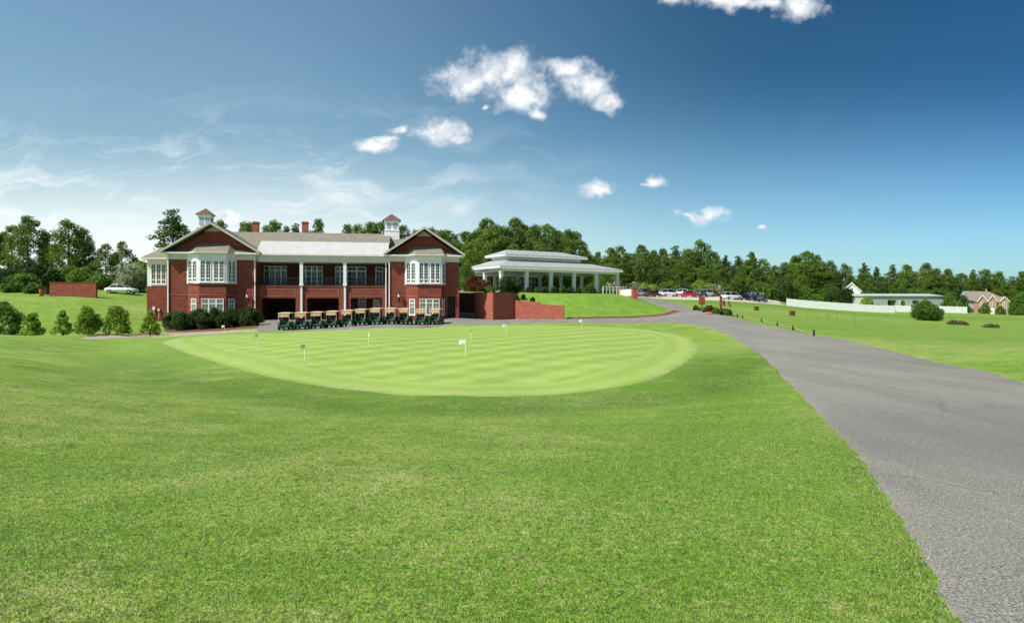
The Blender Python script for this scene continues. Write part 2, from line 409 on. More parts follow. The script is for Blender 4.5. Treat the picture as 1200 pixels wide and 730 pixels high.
# -- ground materials
def t_off(t, p):
    v = t.n('ShaderNodeVectorMath', operation='ADD'); t.l(p, v.inputs[0]); v.inputs[1].default_value = (37.2, 11.7, 0); return v.outputs[0]
def grass_nodes(t, blades=False):
    p = gpos(t)
    lush, straw, dark = attr(t, 'lush'), attr(t, 'straw'), attr(t, 'mow')
    big = t.noise(.11, 4, .55, p); mid = t.noise(.75, 5, .65, p, .3); sm = t.noise(4.5, 5, .7, p); fine = t.noise(38, 3, .7, p)
    c = t.mix(t.ramp(mid, .4, .6), (.165, .325, .026), (.34, .475, .07))
    c = t.mix(t.ramp(big, .38, .62, 0, .6), c, (.215, .4, .036))
    pm = t.noise(.55, 4, .6, t_off(t, p), .6)
    dry = t.math('ADD', t.math('MULTIPLY', t.ramp(sm, .36, .6), t.ramp(pm, .5, .62)), t.math('MULTIPLY', straw, .7))
    c = t.mix(t.math('MULTIPLY', dry, .7, clamp=True), c, (.5, .55, .18))
    c = t.mix(t.ramp(t.noise(1.7, 5, .7, p, .5), .54, .68, 0, .6), c, (.09, .22, .012))
    c = t.mix(t.math('MULTIPLY', lush, .7), c, (.14, .33, .014))
    c = t.mix(t.math('MULTIPLY', dark, t.ramp(mid, .35, .58, .35, 1)), c, (.055, .15, .008))
    col_ = t.math('MULTIPLY', attr(t, 'collar'), t.ramp(t.noise(.9, 4, .6, p), .25, .6, .45, .95))
    c = t.mix(col_, c, (.23, .37, .055))
    c = t.mix(t.ramp(t.noise(14, 3, .7, p), .5, .34, 0, .7), c, (.06, .13, .01))
    c = t.mix(t.math('MULTIPLY', t.ramp(t.noise(9, 4, .75, t_off(t, p)), .52, .68), t.ramp(pm, .35, .6, .15, .8)), c, (.56, .52, .24))
    c = t.mix(t.math('MULTIPLY', t.ramp(fine, .52, .36), .65), c, (.035, .085, .008))
    c = t.mix(t.math('MULTIPLY', t.ramp(fine, .54, .7), .5), c, (.5, .56, .18))
    return c, fine, sm
m, t = mat('mown_grass')
c, fine, sm = grass_nodes(t)
b = t.math('ADD', fine, t.math('MULTIPLY', sm, 1.2))
t.out(c, .8, .15, b, .035, .9); M['grass'] = m

m, t = mat('grass_blade')
c, fine, sm = grass_nodes(t)
tone = attr(t, 'tone')
c = t.mix(.3, c, (.36, .52, .08))
c = t.mix(t.ramp(tone, .0, .3, .4, 0), c, (.08, .2, .016))
c = t.mix(t.ramp(tone, .42, .95, 0, .9), c, (.62, .57, .3))
c = t.mix(t.ramp(t.noise(11, 3, .7, gpos(t)), .5, .33, 0, .55), c, (.09, .17, .015))
p_ = t.n('ShaderNodeBsdfPrincipled'); t.l(c, p_.inputs['Base Color']); p_.inputs['Roughness'].default_value = .6; p_.inputs['Specular IOR Level'].default_value = .25
tr = t.n('ShaderNodeBsdfTranslucent'); t.l(c, tr.inputs[0]); mx = t.n('ShaderNodeMixShader'); mx.inputs[0].default_value = .45
t.l(p_.outputs[0], mx.inputs[1]); t.l(tr.outputs[0], mx.inputs[2]); o_ = t.n('ShaderNodeOutputMaterial'); t.l(mx.outputs[0], o_.inputs[0])
M['blade'] = m

m, t = mat('asphalt_worn')
p = gpos(t)
mp = t.n('ShaderNodeMapping'); t.l(p, mp.inputs[0]); mp.inputs['Rotation'].default_value = (0, 0, R(-14)); mp.inputs['Scale'].default_value = (1, .12, 1)
big = t.noise(.14, 4, .6, p, .4); lane = t.noise(.9, 4, .6, mp.outputs[0]); mid = t.noise(1.4, 5, .7, p); fine = t.noise(62, 4, .85, p)
v = t.n('ShaderNodeTexVoronoi'); v.inputs['Scale'].default_value = 85; t.l(p, v.inputs['Vector'])
c = t.mix(t.ramp(big, .35, .65), (.2, .188, .165), (.27, .255, .22))
c = t.mix(t.ramp(lane, .42, .62, 0, .5), c, (.15, .138, .12))
c = t.mix(t.ramp(mid, .5, .75, 0, .35), c, (.27, .255, .24))
c = t.mix(t.ramp(fine, .5, .38, 0, .85), c, (.05, .047, .042))
c = t.mix(t.math('MULTIPLY', t.ramp(fine, .5, .62), .85), c, (.5, .48, .42))
c = t.mix(t.math('MULTIPLY', t.ramp(attr(t, 'dist'), .22, .0), t.ramp(t.noise(5, 4, .7, p), .45, .65, 0, .7)), c, (.34, .29, .17))
ck = t.n('ShaderNodeTexVoronoi', feature='DISTANCE_TO_EDGE'); ck.inputs['Scale'].default_value = .21
wp = t.n('ShaderNodeVectorMath', operation='ADD'); nn = t.n('ShaderNodeTexNoise'); nn.inputs['Scale'].default_value = .9; nn.inputs['Detail'].default_value = 5
t.l(p, nn.inputs['Vector']); t.l(p, wp.inputs[0]); t.l(nn.outputs['Color'], wp.inputs[1]); t.l(wp.outputs[0], ck.inputs['Vector'])
c = t.mix(t.math('MULTIPLY', t.ramp(ck.outputs['Distance'], .0035, .001), t.ramp(big, .45, .55, 0, .75)), c, (.05, .047, .045))
t.out(c, .85, .25, t.math('ADD', fine, t.math('MULTIPLY', v.outputs['Distance'], .8)), .006, .9); M['asphalt'] = m

m, t = mat('footpath_concrete')
p = gpos(t)
t.out(t.mix(t.ramp(t.noise(1.2, 5, .65, p), .3, .7), (.3, .25, .19), (.45, .4, .33)), .9, .2, t.noise(20, 3, .6, p), .01, .5); M['footpath'] = m
m, t = mat('gravel_lot')
p = gpos(t)
c = t.mix(t.ramp(t.noise(.18, 5, .65, p), .3, .7), (.48, .42, .34), (.6, .55, .48))
t.out(t.mix(t.ramp(t.noise(6, 3, .7, p), .5, .3, 0, .5), c, (.3, .26, .21)), .9, .2); M['lot'] = m
m, t = mat('bark_mulch')
p = gpos(t)
n = t.noise(9, 5, .75, p)
t.out(t.mix(t.ramp(n, .3, .7), (.07, .032, .02), (.27, .14, .09)), .95, .1, n, .06, 1); M['mulch'] = m

m, t = mat('putting_turf')
p = gpos(t); d = attr(t, 'dist')
def stripes(ang, width, warpamt=.5):
    mp = t.n('ShaderNodeMapping'); t.l(p, mp.inputs[0]); mp.inputs['Rotation'].default_value = (0, 0, R(ang))
    s = t.n('ShaderNodeSeparateXYZ'); t.l(mp.outputs[0], s.inputs[0])
    w = t.math('ADD', s.outputs[0], t.math('MULTIPLY', t.noise(.25, 2, .5, p), warpamt))
    return t.ramp(t.math('PINGPONG', w, width), width*.32, width*.68)
s1 = stripes(38, 1.05); s2 = stripes(-47, 1.05)
ring = t.ramp(t.math('PINGPONG', d, .75), .2, .55, .35, .75)
inner = t.ramp(d, 2.2, 2.5)
a = t.math('ADD', t.math('MULTIPLY', s1, .62), t.math('MULTIPLY', s2, .38))
a = t.math('ADD', t.math('MULTIPLY', a, inner), t.math('MULTIPLY', ring, t.math('SUBTRACT', 1, inner)))
c = t.mix(a, (.23, .36, .05), (.355, .455, .11))
c = t.mix(t.ramp(t.noise(.5, 4, .6, p), .35, .7, 0, .35), c, (.24, .35, .09))
c = t.mix(t.ramp(t.noise(7, 4, .7, p), .5, .75, 0, .3), c, (.36, .42, .2))
c = t.mix(t.math('MULTIPLY', t.ramp(d, .8, .1), t.ramp(t.noise(.35, 3, .6, p), .42, .6)), c, (.38, .4, .2))
c = t.mix(t.math('MULTIPLY', t.ramp(t.math('ADD', d, t.math('MULTIPLY', t.noise(.8, 4, .6, p), 1.1)), 1.15, .35), .7), c, (.2, .31, .05))
t.out(c, .75, .2, t.noise(30, 3, .6, p), .01, .5); M['green'] = m

SHM = {'driveway': 'asphalt', 'footpath': 'footpath', 'putting_green': 'green', 'parking_lot': 'lot', 'mulch_bed': 'mulch'}
def sub_mesh(name, fq, Z, m, attrs):
    used, inv = np.unique(fq, return_inverse=True)
    V = np.stack([GX.ravel()[used], GY.ravel()[used], Z.ravel()[used]], 1)
    return np_mesh(name, V, inv.reshape(-1, 4), m, True, {k: ('POINT', a.ravel()[used]) for k, a in attrs.items()})
for nm, fq, lev, d in sheets:
    o = sub_mesh(nm, fq, GH+lev-.07*np.clip(-d/cell-.15, 0, 1), M[SHM[nm]], {'dist': d}); tag(o, kind='structure')

# health of the turf: lush strips, dry patches, dark rough in the swale (metres, real patches on the ground)
def blob(x, y, cx, cy, rx, ry, ang=0.0):
    c, s = math.cos(ang), math.sin(ang); a = ((x-cx)*c+(y-cy)*s)/rx; b = (-(x-cx)*s+(y-cy)*c)/ry
    return np.exp(-(a*a+b*b))
def turf_attrs(X, Y, dg, dr):
    lush = np.exp(-((dr+1.6)/1.5)**2)*np.clip((34-Y)/14, 0, 1)*.9
    lush += blob(X, Y, -4, 44, 60, 0.1)*0
    for (px, py, rx, ry, k) in [(150,640,1.2,.8,.5),(900,660,.9,.6,.6),(700,560,1.5,.8,.5),(930,540,1.8,1.6,.8),(60,560,2,1.2,.5),(820,500,4,2,.5),(420,470,6,3,.4)]:
        g = ground(px, py); lush += k*blob(X, Y, g[0], g[1], rx, ry)
    straw = np.full_like(X, .04)
    for (px, py, rx, ry, k) in [(300,560,2.2,1.2,.45),(560,600,1.5,.8,.4),(100,430,10,3.2,.4),(200,432,7,2,.35),(880,405,5,6,.5),(1130,408,9,6,.75),(1040,375,16,9,.35),(900,365,18,8,.4),(660,520,3.5,1.2,.35),(330,490,4,1.6,.35),(790,560,1.0,.6,.3),(60,690,.8,.4,.3),(166,362,3.5,5,.95),(40,350,14,1.5,.4)]:
        g = ground(px, py); straw += k*blob(X, Y, g[0], g[1], rx, ry)
    ring = np.exp(-((dg+2.6)/1.9)**2)
    gc = np.array(GREEN).mean(0)
    front = np.clip((gc[1]-2-Y)/12, 0, 1)
    mow = ring*front*.72*np.clip((X+26)/10, .25, 1) + .32*np.exp(-((dg+.5)/.7)**2)*front
    g = ground(1020, 373)
    mow += .35*blob(X, Y, g[0]+10, g[1]+30, 60, 14)+.3*np.clip((X-16)/5, 0, 1)*np.clip((Y-24)/8, 0, 1)+.3*np.clip((Y-66)/6, 0, 1)*(X < -38)
    g = ground(860, 430); mow += .35*blob(X, Y, g[0]-2, g[1]+2, 2.5, 6)
    straw += .3*np.exp(-((dr+.12)/.16)**2)*(Y < 40)
    wdt = 1.6+5.5*np.clip((-11-X)/7, 0, 1)+1.4*np.clip((X-8)/4, 0, 1)
    collar = np.clip(1+dg/wdt, 0, 1)**.6*(dg < 0)*(1-.8*front*np.clip((X+19)/8, 0, 1))*.85+.0*X
    return np.clip(lush, 0, 1), np.clip(straw, 0, 1), np.clip(mow, 0, 1), np.clip(collar, 0, 1)
dr, dg = dists[0], dists[2]
dg_full = sdist(GX, GY, GREEN[::2]); dr_full = sdist(GX, GY, DRIVE[::2])
lush, straw, mow, collar = turf_attrs(GX, GY, dg_full, dr_full)
o = sub_mesh('lawn', Q, grass, M['grass'], {'lush': lush, 'straw': straw, 'mow': mow, 'collar': collar}); tag(o, kind='structure')

# grass blades close to the viewer: uncountable, one object
def blades():
    n = 620000
    Yb = rng.uniform(0, 1, n)**1.5*21+2.9
    Xb = (rng.uniform(-.86, .86, n))*(Yb+.3)
    keep = sdist(Xb, Yb, DRIVE[::2]) < -.01+rng.normal(0, .018, n)
    dgb = sdist(Xb, Yb, GREEN[::2]); keep &= dgb < -.1
    Xb, Yb, dgb = Xb[keep], Yb[keep], dgb[keep]; n = len(Xb)
    drb = sdist(Xb, Yb, DRIVE[::2]); lu, st_, mo, _ = turf_attrs(Xb, Yb, dgb, drb)
    Z = H(Xb, Yb)+.012*np.sin(Xb*1.3+Yb*.7)*np.sin(Yb*.9-Xb*.4)+.022
    near_edge = np.clip((drb+.35)/.35, 0, 1)
    hgt = rng.uniform(.008, .02, n)*(1+.35*near_edge)*np.clip(1.25-Yb/24, .35, 1.2)
    w = rng.uniform(.0018, .0034, n)*(.6+Yb*.13)
    a = rng.uniform(0, 2*math.pi, n); lean = rng.uniform(.2, 1.1, n)*hgt; la = rng.uniform(0, 2*math.pi, n)
    B = np.stack([Xb, Yb, Z], 1); W_ = np.stack([np.cos(a)*w, np.sin(a)*w, 0*w], 1)
    tip = B+np.stack([np.cos(la)*lean, np.sin(la)*lean, hgt], 1)
    V = np.stack([B-W_, B+W_, tip], 1).reshape(-1, 3)
    Fq = np.arange(3*n).reshape(-1, 3)
    tone = rng.uniform(0, 1, n)
    return np_mesh('grass', V, Fq, M['blade'], False, {'tone': ('FACE', tone), 'lush': ('POINT', np.repeat(lu, 3)), 'straw': ('POINT', np.repeat(st_, 3)), 'mow': ('POINT', np.repeat(mo, 3))})
tag(blades(), 'short green and straw coloured grass blades of the lawn beside the road', 'grass', kind='stuff')
print('terrain', time.time()-T0)

# ------------------------------------------------------------------ foliage
def leaf_cloud(centres, radii, per, size, tone_c, flat=1.0, seed=0, rnd=.18):
    r = np.random.default_rng(seed)
    C, Rr, Tn = [], [], []
    for c, rad, tc in zip(centres, radii, tone_c):
        n = max(6, int(per*rad*rad)) if per > 0 else 40
        d = r.normal(size=(n, 3)); d /= np.linalg.norm(d, axis=1)[:, None]
        q = r.uniform(.35, 1.05, n)**.6
        C.append(np.array(c)+d*q[:, None]*rad*np.array([1, 1, flat])); Tn.append(tc+r.normal(0, rnd, n))
        Rr.append(d)
    P = np.concatenate(C); D = np.concatenate(Rr); tn = np.clip(np.concatenate(Tn), 0, 1); n = len(P)
    nrm = D*.8+r.normal(size=(n, 3))*.7+np.array([0, 0, .35]); nrm /= np.linalg.norm(nrm, axis=1)[:, None]
    a = r.normal(size=(n, 3)); u = np.cross(nrm, a); u /= np.linalg.norm(u, axis=1)[:, None]; v = np.cross(nrm, u)
    s = size*r.uniform(.55, 1.25, n)[:, None]
    V = np.stack([P-u*s-v*s*.5, P+u*s*.2-v*s*.7, P+u*s+v*s*.4, P-u*s*.1+v*s*.8], 1).reshape(-1, 3)
    return V, np.arange(4*n).reshape(-1, 4), tn

def make_tree(kind, seed):
    """returns (trunk mesh, crown mesh, height) of one tree about 16 m tall"""
    r = random.Random(seed); Ht = 16.0
    tb = MB(); cen, rad, ton = [], [], []
    lean = (r.uniform(-.4, .4), r.uniform(-.4, .4))
    if kind == 'pine':
        top = Vector((lean[0], lean[1], Ht*.97))
        tb.tube([(0, 0, -.6), (lean[0]*.2, lean[1]*.2, Ht*.3), (lean[0]*.6, lean[1]*.6, Ht*.65), top], [.3, .23, .15, .03], 7)
        z = Ht*r.uniform(.26, .42); k = 0
        while z < Ht*.985:
            f = (z-Ht*.4)/(Ht*.6); reach = max(.35, (1-max(f, 0))**.7*Ht*.2*r.uniform(.55, 1.2))
            if f < .1: reach *= .75
            az = k*2.4+r.uniform(-.5, .5); k += 1
            c = Vector((lean[0]*z/Ht+math.cos(az)*reach, lean[1]*z/Ht+math.sin(az)*reach, z+reach*.22))
            b0 = Vector((lean[0]*z/Ht, lean[1]*z/Ht, z-.15))
            tb.tube([b0, (b0+c)/2+Vector((0, 0, .1)), c], [.07, .05, .02], 4, False)
            for q in range(3 if reach > 1.2 else 2):
                s = .55+.45*q/2; cc = b0+(c-b0)*s+Vector((r.gauss(0, .3), r.gauss(0, .3), r.gauss(0, .2)))
                cen.append(cc); rad.append(r.uniform(.55, 1.0)*(1 if f < .8 else .75)); ton.append(r.uniform(.15, .8))
            z += r.uniform(.16, .36)
        V, Fq, tn = leaf_cloud(cen, rad, 78, .17, ton, .62, seed)
        mt = M['needle']
    else:
        wid = {'oak': .29, 'tall': .19, 'poplar': .16, 'young': .3}[kind]
        zb = {'oak': .12, 'tall': .14, 'poplar': .06, 'young': .06}[kind]
        n_ = {'oak': 120, 'tall': 104, 'poplar': 84, 'young': 80}[kind]
        tb.tube([(0, 0, -.6), (lean[0]*.3, lean[1]*.3, Ht*.3), (lean[0]*.7, lean[1]*.7, Ht*.6), (lean[0], lean[1], Ht*.92)], [.34, .25, .15, .03], 7)
        lobes = [(r.uniform(0, 6.28), r.uniform(.3, .9), r.uniform(.6, 1.12)) for _ in range(7)]
        for i in range(n_):
            f = (i+r.random())/n_
            env = math.sin(math.pi*min(1, max(.04, f**.75*.93+.05)))**.6
            az = r.uniform(0, 6.283)
            lobe = max(q*math.cos((az-a0)/2)**2*math.exp(-((f-f0)/.3)**2) for a0, f0, q in lobes)
            reach = Ht*wid*env*(.3+.8*lobe)*r.uniform(.5, 1.0)**.5
            z = Ht*(zb+(1-zb)*f*.95)
            c = Vector((lean[0]*f+math.cos(az)*reach, lean[1]*f+math.sin(az)*reach, z))
            cen.append(c); rad.append(r.uniform(.75, 1.4)*(1.0 if f < .8 else .75)); ton.append(r.uniform(.1, .9))
            if i % 4 == 0:
                b0 = Vector((lean[0]*z/Ht, lean[1]*z/Ht, max(z-reach*.6-.4, Ht*.12)))
                tb.tube([b0, (b0+c)/2+Vector((0, 0, -.1)), c], [.1, .06, .02], 4, False)
        V, Fq, tn = leaf_cloud(cen, rad, 80, .17, ton, .8, seed)
        mt = M['leaf']
    me = np_mesh('crown', V, Fq, mt, False, {'tone': ('FACE', tn)})
    tr = tb.build('trunk', M['trunk'])
    crown_mesh, trunk_mesh = me.data, tr.data
    bpy.data.objects.remove(me); bpy.data.objects.remove(tr)
    zt = V[:, 2].max()
    return trunk_mesh, crown_mesh, zt
PROTO = {k: [make_tree(k, s) for s in ss_] for k, ss_ in {'pine': (1, 2, 3, 4), 'oak': (11, 12, 13), 'tall': (21, 22, 23), 'poplar': (31, 32), 'young': (41, 42)}.items()}
print('protos', time.time()-T0)
NAMEK = {'pine': 'pine_tree', 'oak': 'broadleaf_tree', 'tall': 'broadleaf_tree', 'poplar': 'broadleaf_tree', 'young': 'young_tree'}
def tree(kind, X, Y, height, width, label=None, cat='tree', group=None, var=None, z=None):
    pr = PROTO[kind]; tm, cm, zt = pr[random.randrange(len(pr)) if var is None else var % len(pr)]
    z = h1(X, Y) if z is None else z
    o = empty(NAMEK[kind], (X, Y, z-.1), random.uniform(0, 6.28), label, cat, group)
    s = height/zt; o.scale = (s*width, s*width, s)
    for nm, d in (('trunk', tm), ('crown', cm)):
        c = bpy.data.objects.new(nm, d); col.objects.link(c); c.parent = o
    return o

def shrub(X, Y, w, hgt, m, label, group=None, name='shrub', seed=None, z=None, shape='round', leaf=.055, per=None, dens=1.0, rs=1.0):
    r = random.Random(seed if seed is not None else random.random()); z = h1(X, Y) if z is None else z
    o = empty(name, (X, Y, z-.04), 0, label, 'shrub', group)
    cen, rad, ton = [], [], []
    n = int(30*dens)
    for i in range(n):
        f = (i+r.random())/n; az = r.uniform(0, 6.28)
        if shape == 'cone': env = (1-f)**.75*(1.0 if f > .08 else .8)
        elif shape == 'wild': env = (1-f*.7)*r.uniform(.45, 1.3)
        else: env = math.sin(math.acos(min(1, max(-1, 2*f*.93-.75))))
        q = r.uniform(.4, 1)**.5*w/2*.82*env
        cen.append((math.cos(az)*q, math.sin(az)*q, hgt*(.12+.8*f))); rad.append(rs*r.uniform(.11, .25)*(w+hgt)/2*(1 if shape != 'cone' else 1.05-.4*f)); ton.append(r.uniform(.2, .85))
    if m.name.startswith('bright'): ton = [q+.3 for q in ton]
    V, Fq, tn = leaf_cloud(cen, rad, per or 5200/(max(w, hgt)**.5)*(.055/leaf)**2*.55, leaf, ton, 1, r.randrange(9999), .2)
    V[:, 2] = np.maximum(V[:, 2], .0)
    c = np_mesh('foliage', V, Fq, m, False, {'tone': ('FACE', tn)}); c.parent = o
    sb = MB()
    for k in range(4):
        a = k*1.57+r.random(); sb.tube([(0, 0, -.1), (math.cos(a)*w*.12, math.sin(a)*w*.12, hgt*.4), (math.cos(a)*w*.25, math.sin(a)*w*.25, hgt*.75)], [.03, .02, .01], 5, False)
    s_ = sb.build('stem', M['trunk'], o)
    return o


# ------------------------------------------------------------------ clubhouse
ANG = R(10.0); CA, SA = math.cos(ANG), math.sin(ANG)
OX, OY, OZ = (196-CX)/F*81.0, 81.0, .3
def Yat(px, v): k = (px-CX)/F; return (v+CA*OY-SA*OX)/(CA-k*SA)
def L(px, v): Y = Yat(px, v); return CA*((px-CX)/F*Y-OX)+SA*(Y-OY)
def ZL(px, py, v): return EYE-(py-HZ)*Yat(px, v)/F-OZ
def world(u, v): return (OX+CA*u-SA*v, OY+SA*u+CA*v)
club = empty('clubhouse', (OX, OY, OZ), ANG, 'long two storey red brick clubhouse with two gabled wings and white metal porch roof', 'building')
z_ = lambda a: a-OZ            # absolute height -> height in the building

def window(parent, o, a, s0, s1, z0, z1, lights=2, rows_=5, t=0.0, transom=None, cols=2, glass='glass', name='window'):
    """a framed window standing 3 cm proud of its wall, with sashes, glazing bars and one pane"""
    fr = MB(); b = .09
    fr.wbox(o, a, s0, s1, t, t+.07, z0, z0+b); fr.wbox(o, a, s0, s1, t, t+.07, z1-b, z1)
    fr.wbox(o, a, s0-.05, s1+.05, t, t+.13, z0-.07, z0-.002)
    w = (s1-s0)/lights
    for i in range(lights+1):
        c = s0+i*w; fr.wbox(o, a, max(s0, c-b*.6), min(s1, c+b*.6), t, t+.068, z0+b, z1-b)
    zz0, zz1 = z0+b, z1-b
    if transom:
        zt = z0+(z1-z0)*transom; fr.wbox(o, a, s0+b*.6, s1-b*.6, t, t+.065, zt-.05, zt+.05)
    for i in range(lights):
        a0, a1 = s0+i*w+b*.6, s0+(i+1)*w-b*.6
        fr.wbox(o, a, a0, a0+.045, t, t+.055, zz0, zz1); fr.wbox(o, a, a1-.045, a1, t, t+.055, zz0, zz1)
        for k in range(1, cols): x = a0+(a1-a0)*k/cols; fr.wbox(o, a, x-.014, x+.014, t+.01, t+.045, zz0, zz1)
        for k in range(1, rows_): z = zz0+(zz1-zz0)*k/rows_; fr.wbox(o, a, a0+.045, a1-.045, t+.01, t+.043, z-.014, z+.014)
    f = fr.build(name, M['white'], parent)
    MB().wbox(o, a, s0+.03, s1-.03, t-.05, t+.025, z0+.03, z1-.03).build('pane', M[glass], f)
    return f

UW = L(300, 0); UP = L(455, 0); UE = L(538, 0)
zb = lambda q: q-OZ
BT, EV = zb(8.2), zb(8.8)
# brick bodies of both wings and the set-back end
MB().box(0, UW, 0, 14, -.6, BT).build('brick_wall', M['brick'], club)
dl, dr_ = L(524.5, 0), L(533.5, 0)
w = MB(); w.box(UP, dl, 0, 14, -.3, BT); w.box(dr_, UE, 0, 14, -.3, BT); w.box(dl, dr_, 0, 14, zb(4.0), BT); w.box(dl, dr_, 1.2, 14, -.3, zb(4.0))
w.build('brick_wall', M['brick'], club)
dd = MB().box(dl+.05, dr_-.05, .9, .98, zb(1.15), zb(3.9)).build('door', M['door'], club)
MB().lathe((dr_-.2, .88, zb(2.2)), [(0.0, -.03), (.03, -.02), (.03, .02), (0, .03)], 6).build('handle', M['rim'], dd)
UL = L(172, 5)
MB().box(UL, -.002, 5, 14, -.6, zb(5.1)).build('brick_wall', M['brick'], club)
MB().box(UL+.03, -.002, 5.03, 13.9, zb(5.1), zb(8.45)).build('timber_wall', M['white'], club)
window(club, (0, 5.03), 0, L(177, 5), L(195, 5), zb(5.35), zb(7.9), 3, 4, transom=.2)
# string course and soldier bands
st_ = MB()
for (u0, u1) in ((-.02, UW+.02), (UP-.02, UE+.02)): MB().box(u0, u1, -.035, .1, zb(3.86), zb(3.98)).build('string_course', M['brick_bright'], club)
# friezes, gutters and soffits
for (u0, u1) in ((0, UW), (UP, UE)):
    fz = MB()
    fz.box(u0-.03, u1+.03, -.03, 13.9, BT-.02, EV); 
    fz.box(u0-.05, u1+.05, -.06, .0, BT+.1, BT+.16)
    fz.build('frieze', M['cream'], club)
OH = .72
MB().box(-.5, UW+.5, -OH, 13, EV, EV+.17).box(-.54, UW+.54, -OH-.1, -OH-.002, EV+.05, EV+.19).build('gutter', M['white'], club)
MB().box(UP-.5, UE+.55, -OH, 13, EV, EV+.17).box(UP-.54, UE+.6, -OH-.1, -OH-.002, EV+.05, EV+.19).build('gutter', M['white'], club)
MB().box(UL-.5, -.52, 4.45, 14.5, zb(8.42), zb(8.6)).box(UL-.55, -.56, 4.36, 4.447, zb(8.46), zb(8.62)).build('gutter', M['white'], club)

# bay windows
def bay(uL, uR, aL, aR, low):
    dpt = 1.05; cor = [(uL, 0), (uL+aL, -dpt), (uR-aR, -dpt), (uR, 0)]
    zs = zb(5.38)
    ins = [(uL+.1, .02), (uL+aL+.05, -dpt+.1), (uR-aR-.05, -dpt+.1), (uR-.1, .02)]
    base = MB().prism(ins, -.6, zs).build('bay_brickwork', M['brick'], club)
    b2 = MB()
    q = [(uL+.08, .02), (uL+aL+.04, -dpt+.06), (uR-aR-.04, -dpt+.06), (uR-.08, .02)]; b2.prism(q, zb(3.86), zb(3.98)); b2.build('string_course', M['brick_bright'], club)
    sill = MB().prism([(uL-.08, .03), (uL+aL-.05, -dpt-.08), (uR-aR+.05, -dpt-.08), (uR+.08, .03)], zs-.09, zs+.02).build('bay_sill', M['white'], club)
    up = MB().prism(cor, zs+.022, EV+.02).build('bay_panelling', M['white'], club)
    ex = [(uL-.45, 0), (uL+aL-.25, -dpt-.5), (uR-aR+.25, -dpt-.5), (uR+.45, 0)]
    ex2 = [(uL-.5, 0), (uL+aL-.28, -dpt-.58), (uR-aR+.28, -dpt-.58), (uR+.5, 0)]
    MB().prism(ex, EV+.022, EV+.172).prism(ex2, EV+.1, EV+.2).build('bay_gutter', M['cream'], club)
    zr, zt = EV+.2, EV+1.35
    top = [(uL+aL*.75, -.02), (uR-aR*.75-.1, -.02)]
    rf = MB(); P = [(p[0], p[1], zr) for p in ex]+[(top[0][0], .49, zt), (top[1][0], .49, zt)]
    P[0] = (P[0][0], .49, zr); P[3] = (P[3][0], .49, zr); rf.add(P, [(0, 1, 4), (1, 2, 5, 4), (2, 3, 5), (0, 4, 5, 3), (3, 2, 1, 0)]); rf.build('bay_roof', M['shingle'], club)
    faces = []
    for p, q2 in zip(cor[:-1], cor[1:]):
        a = math.atan2(q2[1]-p[1], q2[0]-p[0]); ln = math.hypot(q2[0]-p[0], q2[1]-p[1]); faces.append((p, a, ln))
    z0, z1 = zs+.1, zb(8.02)
    window(club, faces[0][0], faces[0][1], .22, faces[0][2]-.22, z0, z1, 2, 6, transom=.17)
    ln = faces[1][2]; p, a, _ = faces[1]
    window(club, p, a, .2, ln/2-.12, z0, z1, 2, 6, transom=.17); window(club, p, a, ln/2+.12, ln-.2, z0, z1, 2, 6, transom=.17)
    window(club, faces[2][0], faces[2][1], .2, faces[2][2]-.2, z0, z1, 2 if faces[2][2] > 1.2 else 1, 6, transom=.17)
    lf = []
    for p, q2 in zip(ins[:-1], ins[1:]):
        a = math.atan2(q2[1]-p[1], q2[0]-p[0]); lf.append((p, a, math.hypot(q2[0]-p[0], q2[1]-p[1])))
    z0, z1 = zb(low), zb(3.5)
    window(club, lf[0][0], lf[0][1], lf[0][2]*.32, lf[0][2]*.8, z0, z1, 1, 4, transom=.74, glass='glass_green')
    m_ = lf[1][2]/2; window(club, lf[1][0], lf[1][1], m_-1.25, m_+1.25, z0, z1, 3, 4, transom=.74, glass='glass_green')
    window(club, lf[2][0], lf[2][1], lf[2][2]*.2, min(lf[2][2]*.85, lf[2][2]*.2+1), z0, z1, 1, 4, transom=.74, glass='glass_green')
bay(L(219, 0), L(277.5, 0), 1.55, .95, 1.2)
bay(L(474.5, 0), L(522, 0), 1.5, .55, 1.5)

# gables of the wings
def gable(u0, u1, apex_z):
    um = (u0+u1)/2; ze = EV+.175
    MB().vprism([(u0+.35, ze), (u1-.35, ze), (um, apex_z-.32)], .5, .8).build('gable_brick', M['brick'], club)
    rf = MB(); th = .16; v0, v1 = -.9, 9.6
    for s, ue in ((1, u0), (-1, u1)):
        P = [(ue, ze-.02), (um, apex_z), (um, apex_z+th), (ue-s*.02, ze+th)]
        rf.vprism(P if s == 1 else P[::-1], v0, v1)
    rf.build('roof', M['shingle'], club)
    rk = MB()
    for s, ue in ((1, u0), (-1, u1)):
        P = [(ue-s*.05, ze-.1), (um, apex_z-.1), (um, apex_z+th+.03), (ue-s*.05, ze+th+.03)]
        rk.vprism(P if s == 1 else P[::-1], v0-.07, v0-.002)
    sl = (apex_z-ze)/(um-u0)
    rk.vprism([(um-.95, apex_z-.25-.95*sl), (um+.95, apex_z-.25-.95*sl), (um, apex_z-.23)], .36, .495)
    rk.build('bargeboard', M['tan_trim'], club)
    # pent strip of shingles along the foot of the gable
    MB().uprism([(-OH, ze+.01), (.5, ze+.01), (.5, ze+.5)], u0+.3, u1-.3).build('pent_roof', M['shingle'], club)
gable(-.55, UW+.55, zb(12.45)); gable(UP-.55, UE+.6, zb(12.35))
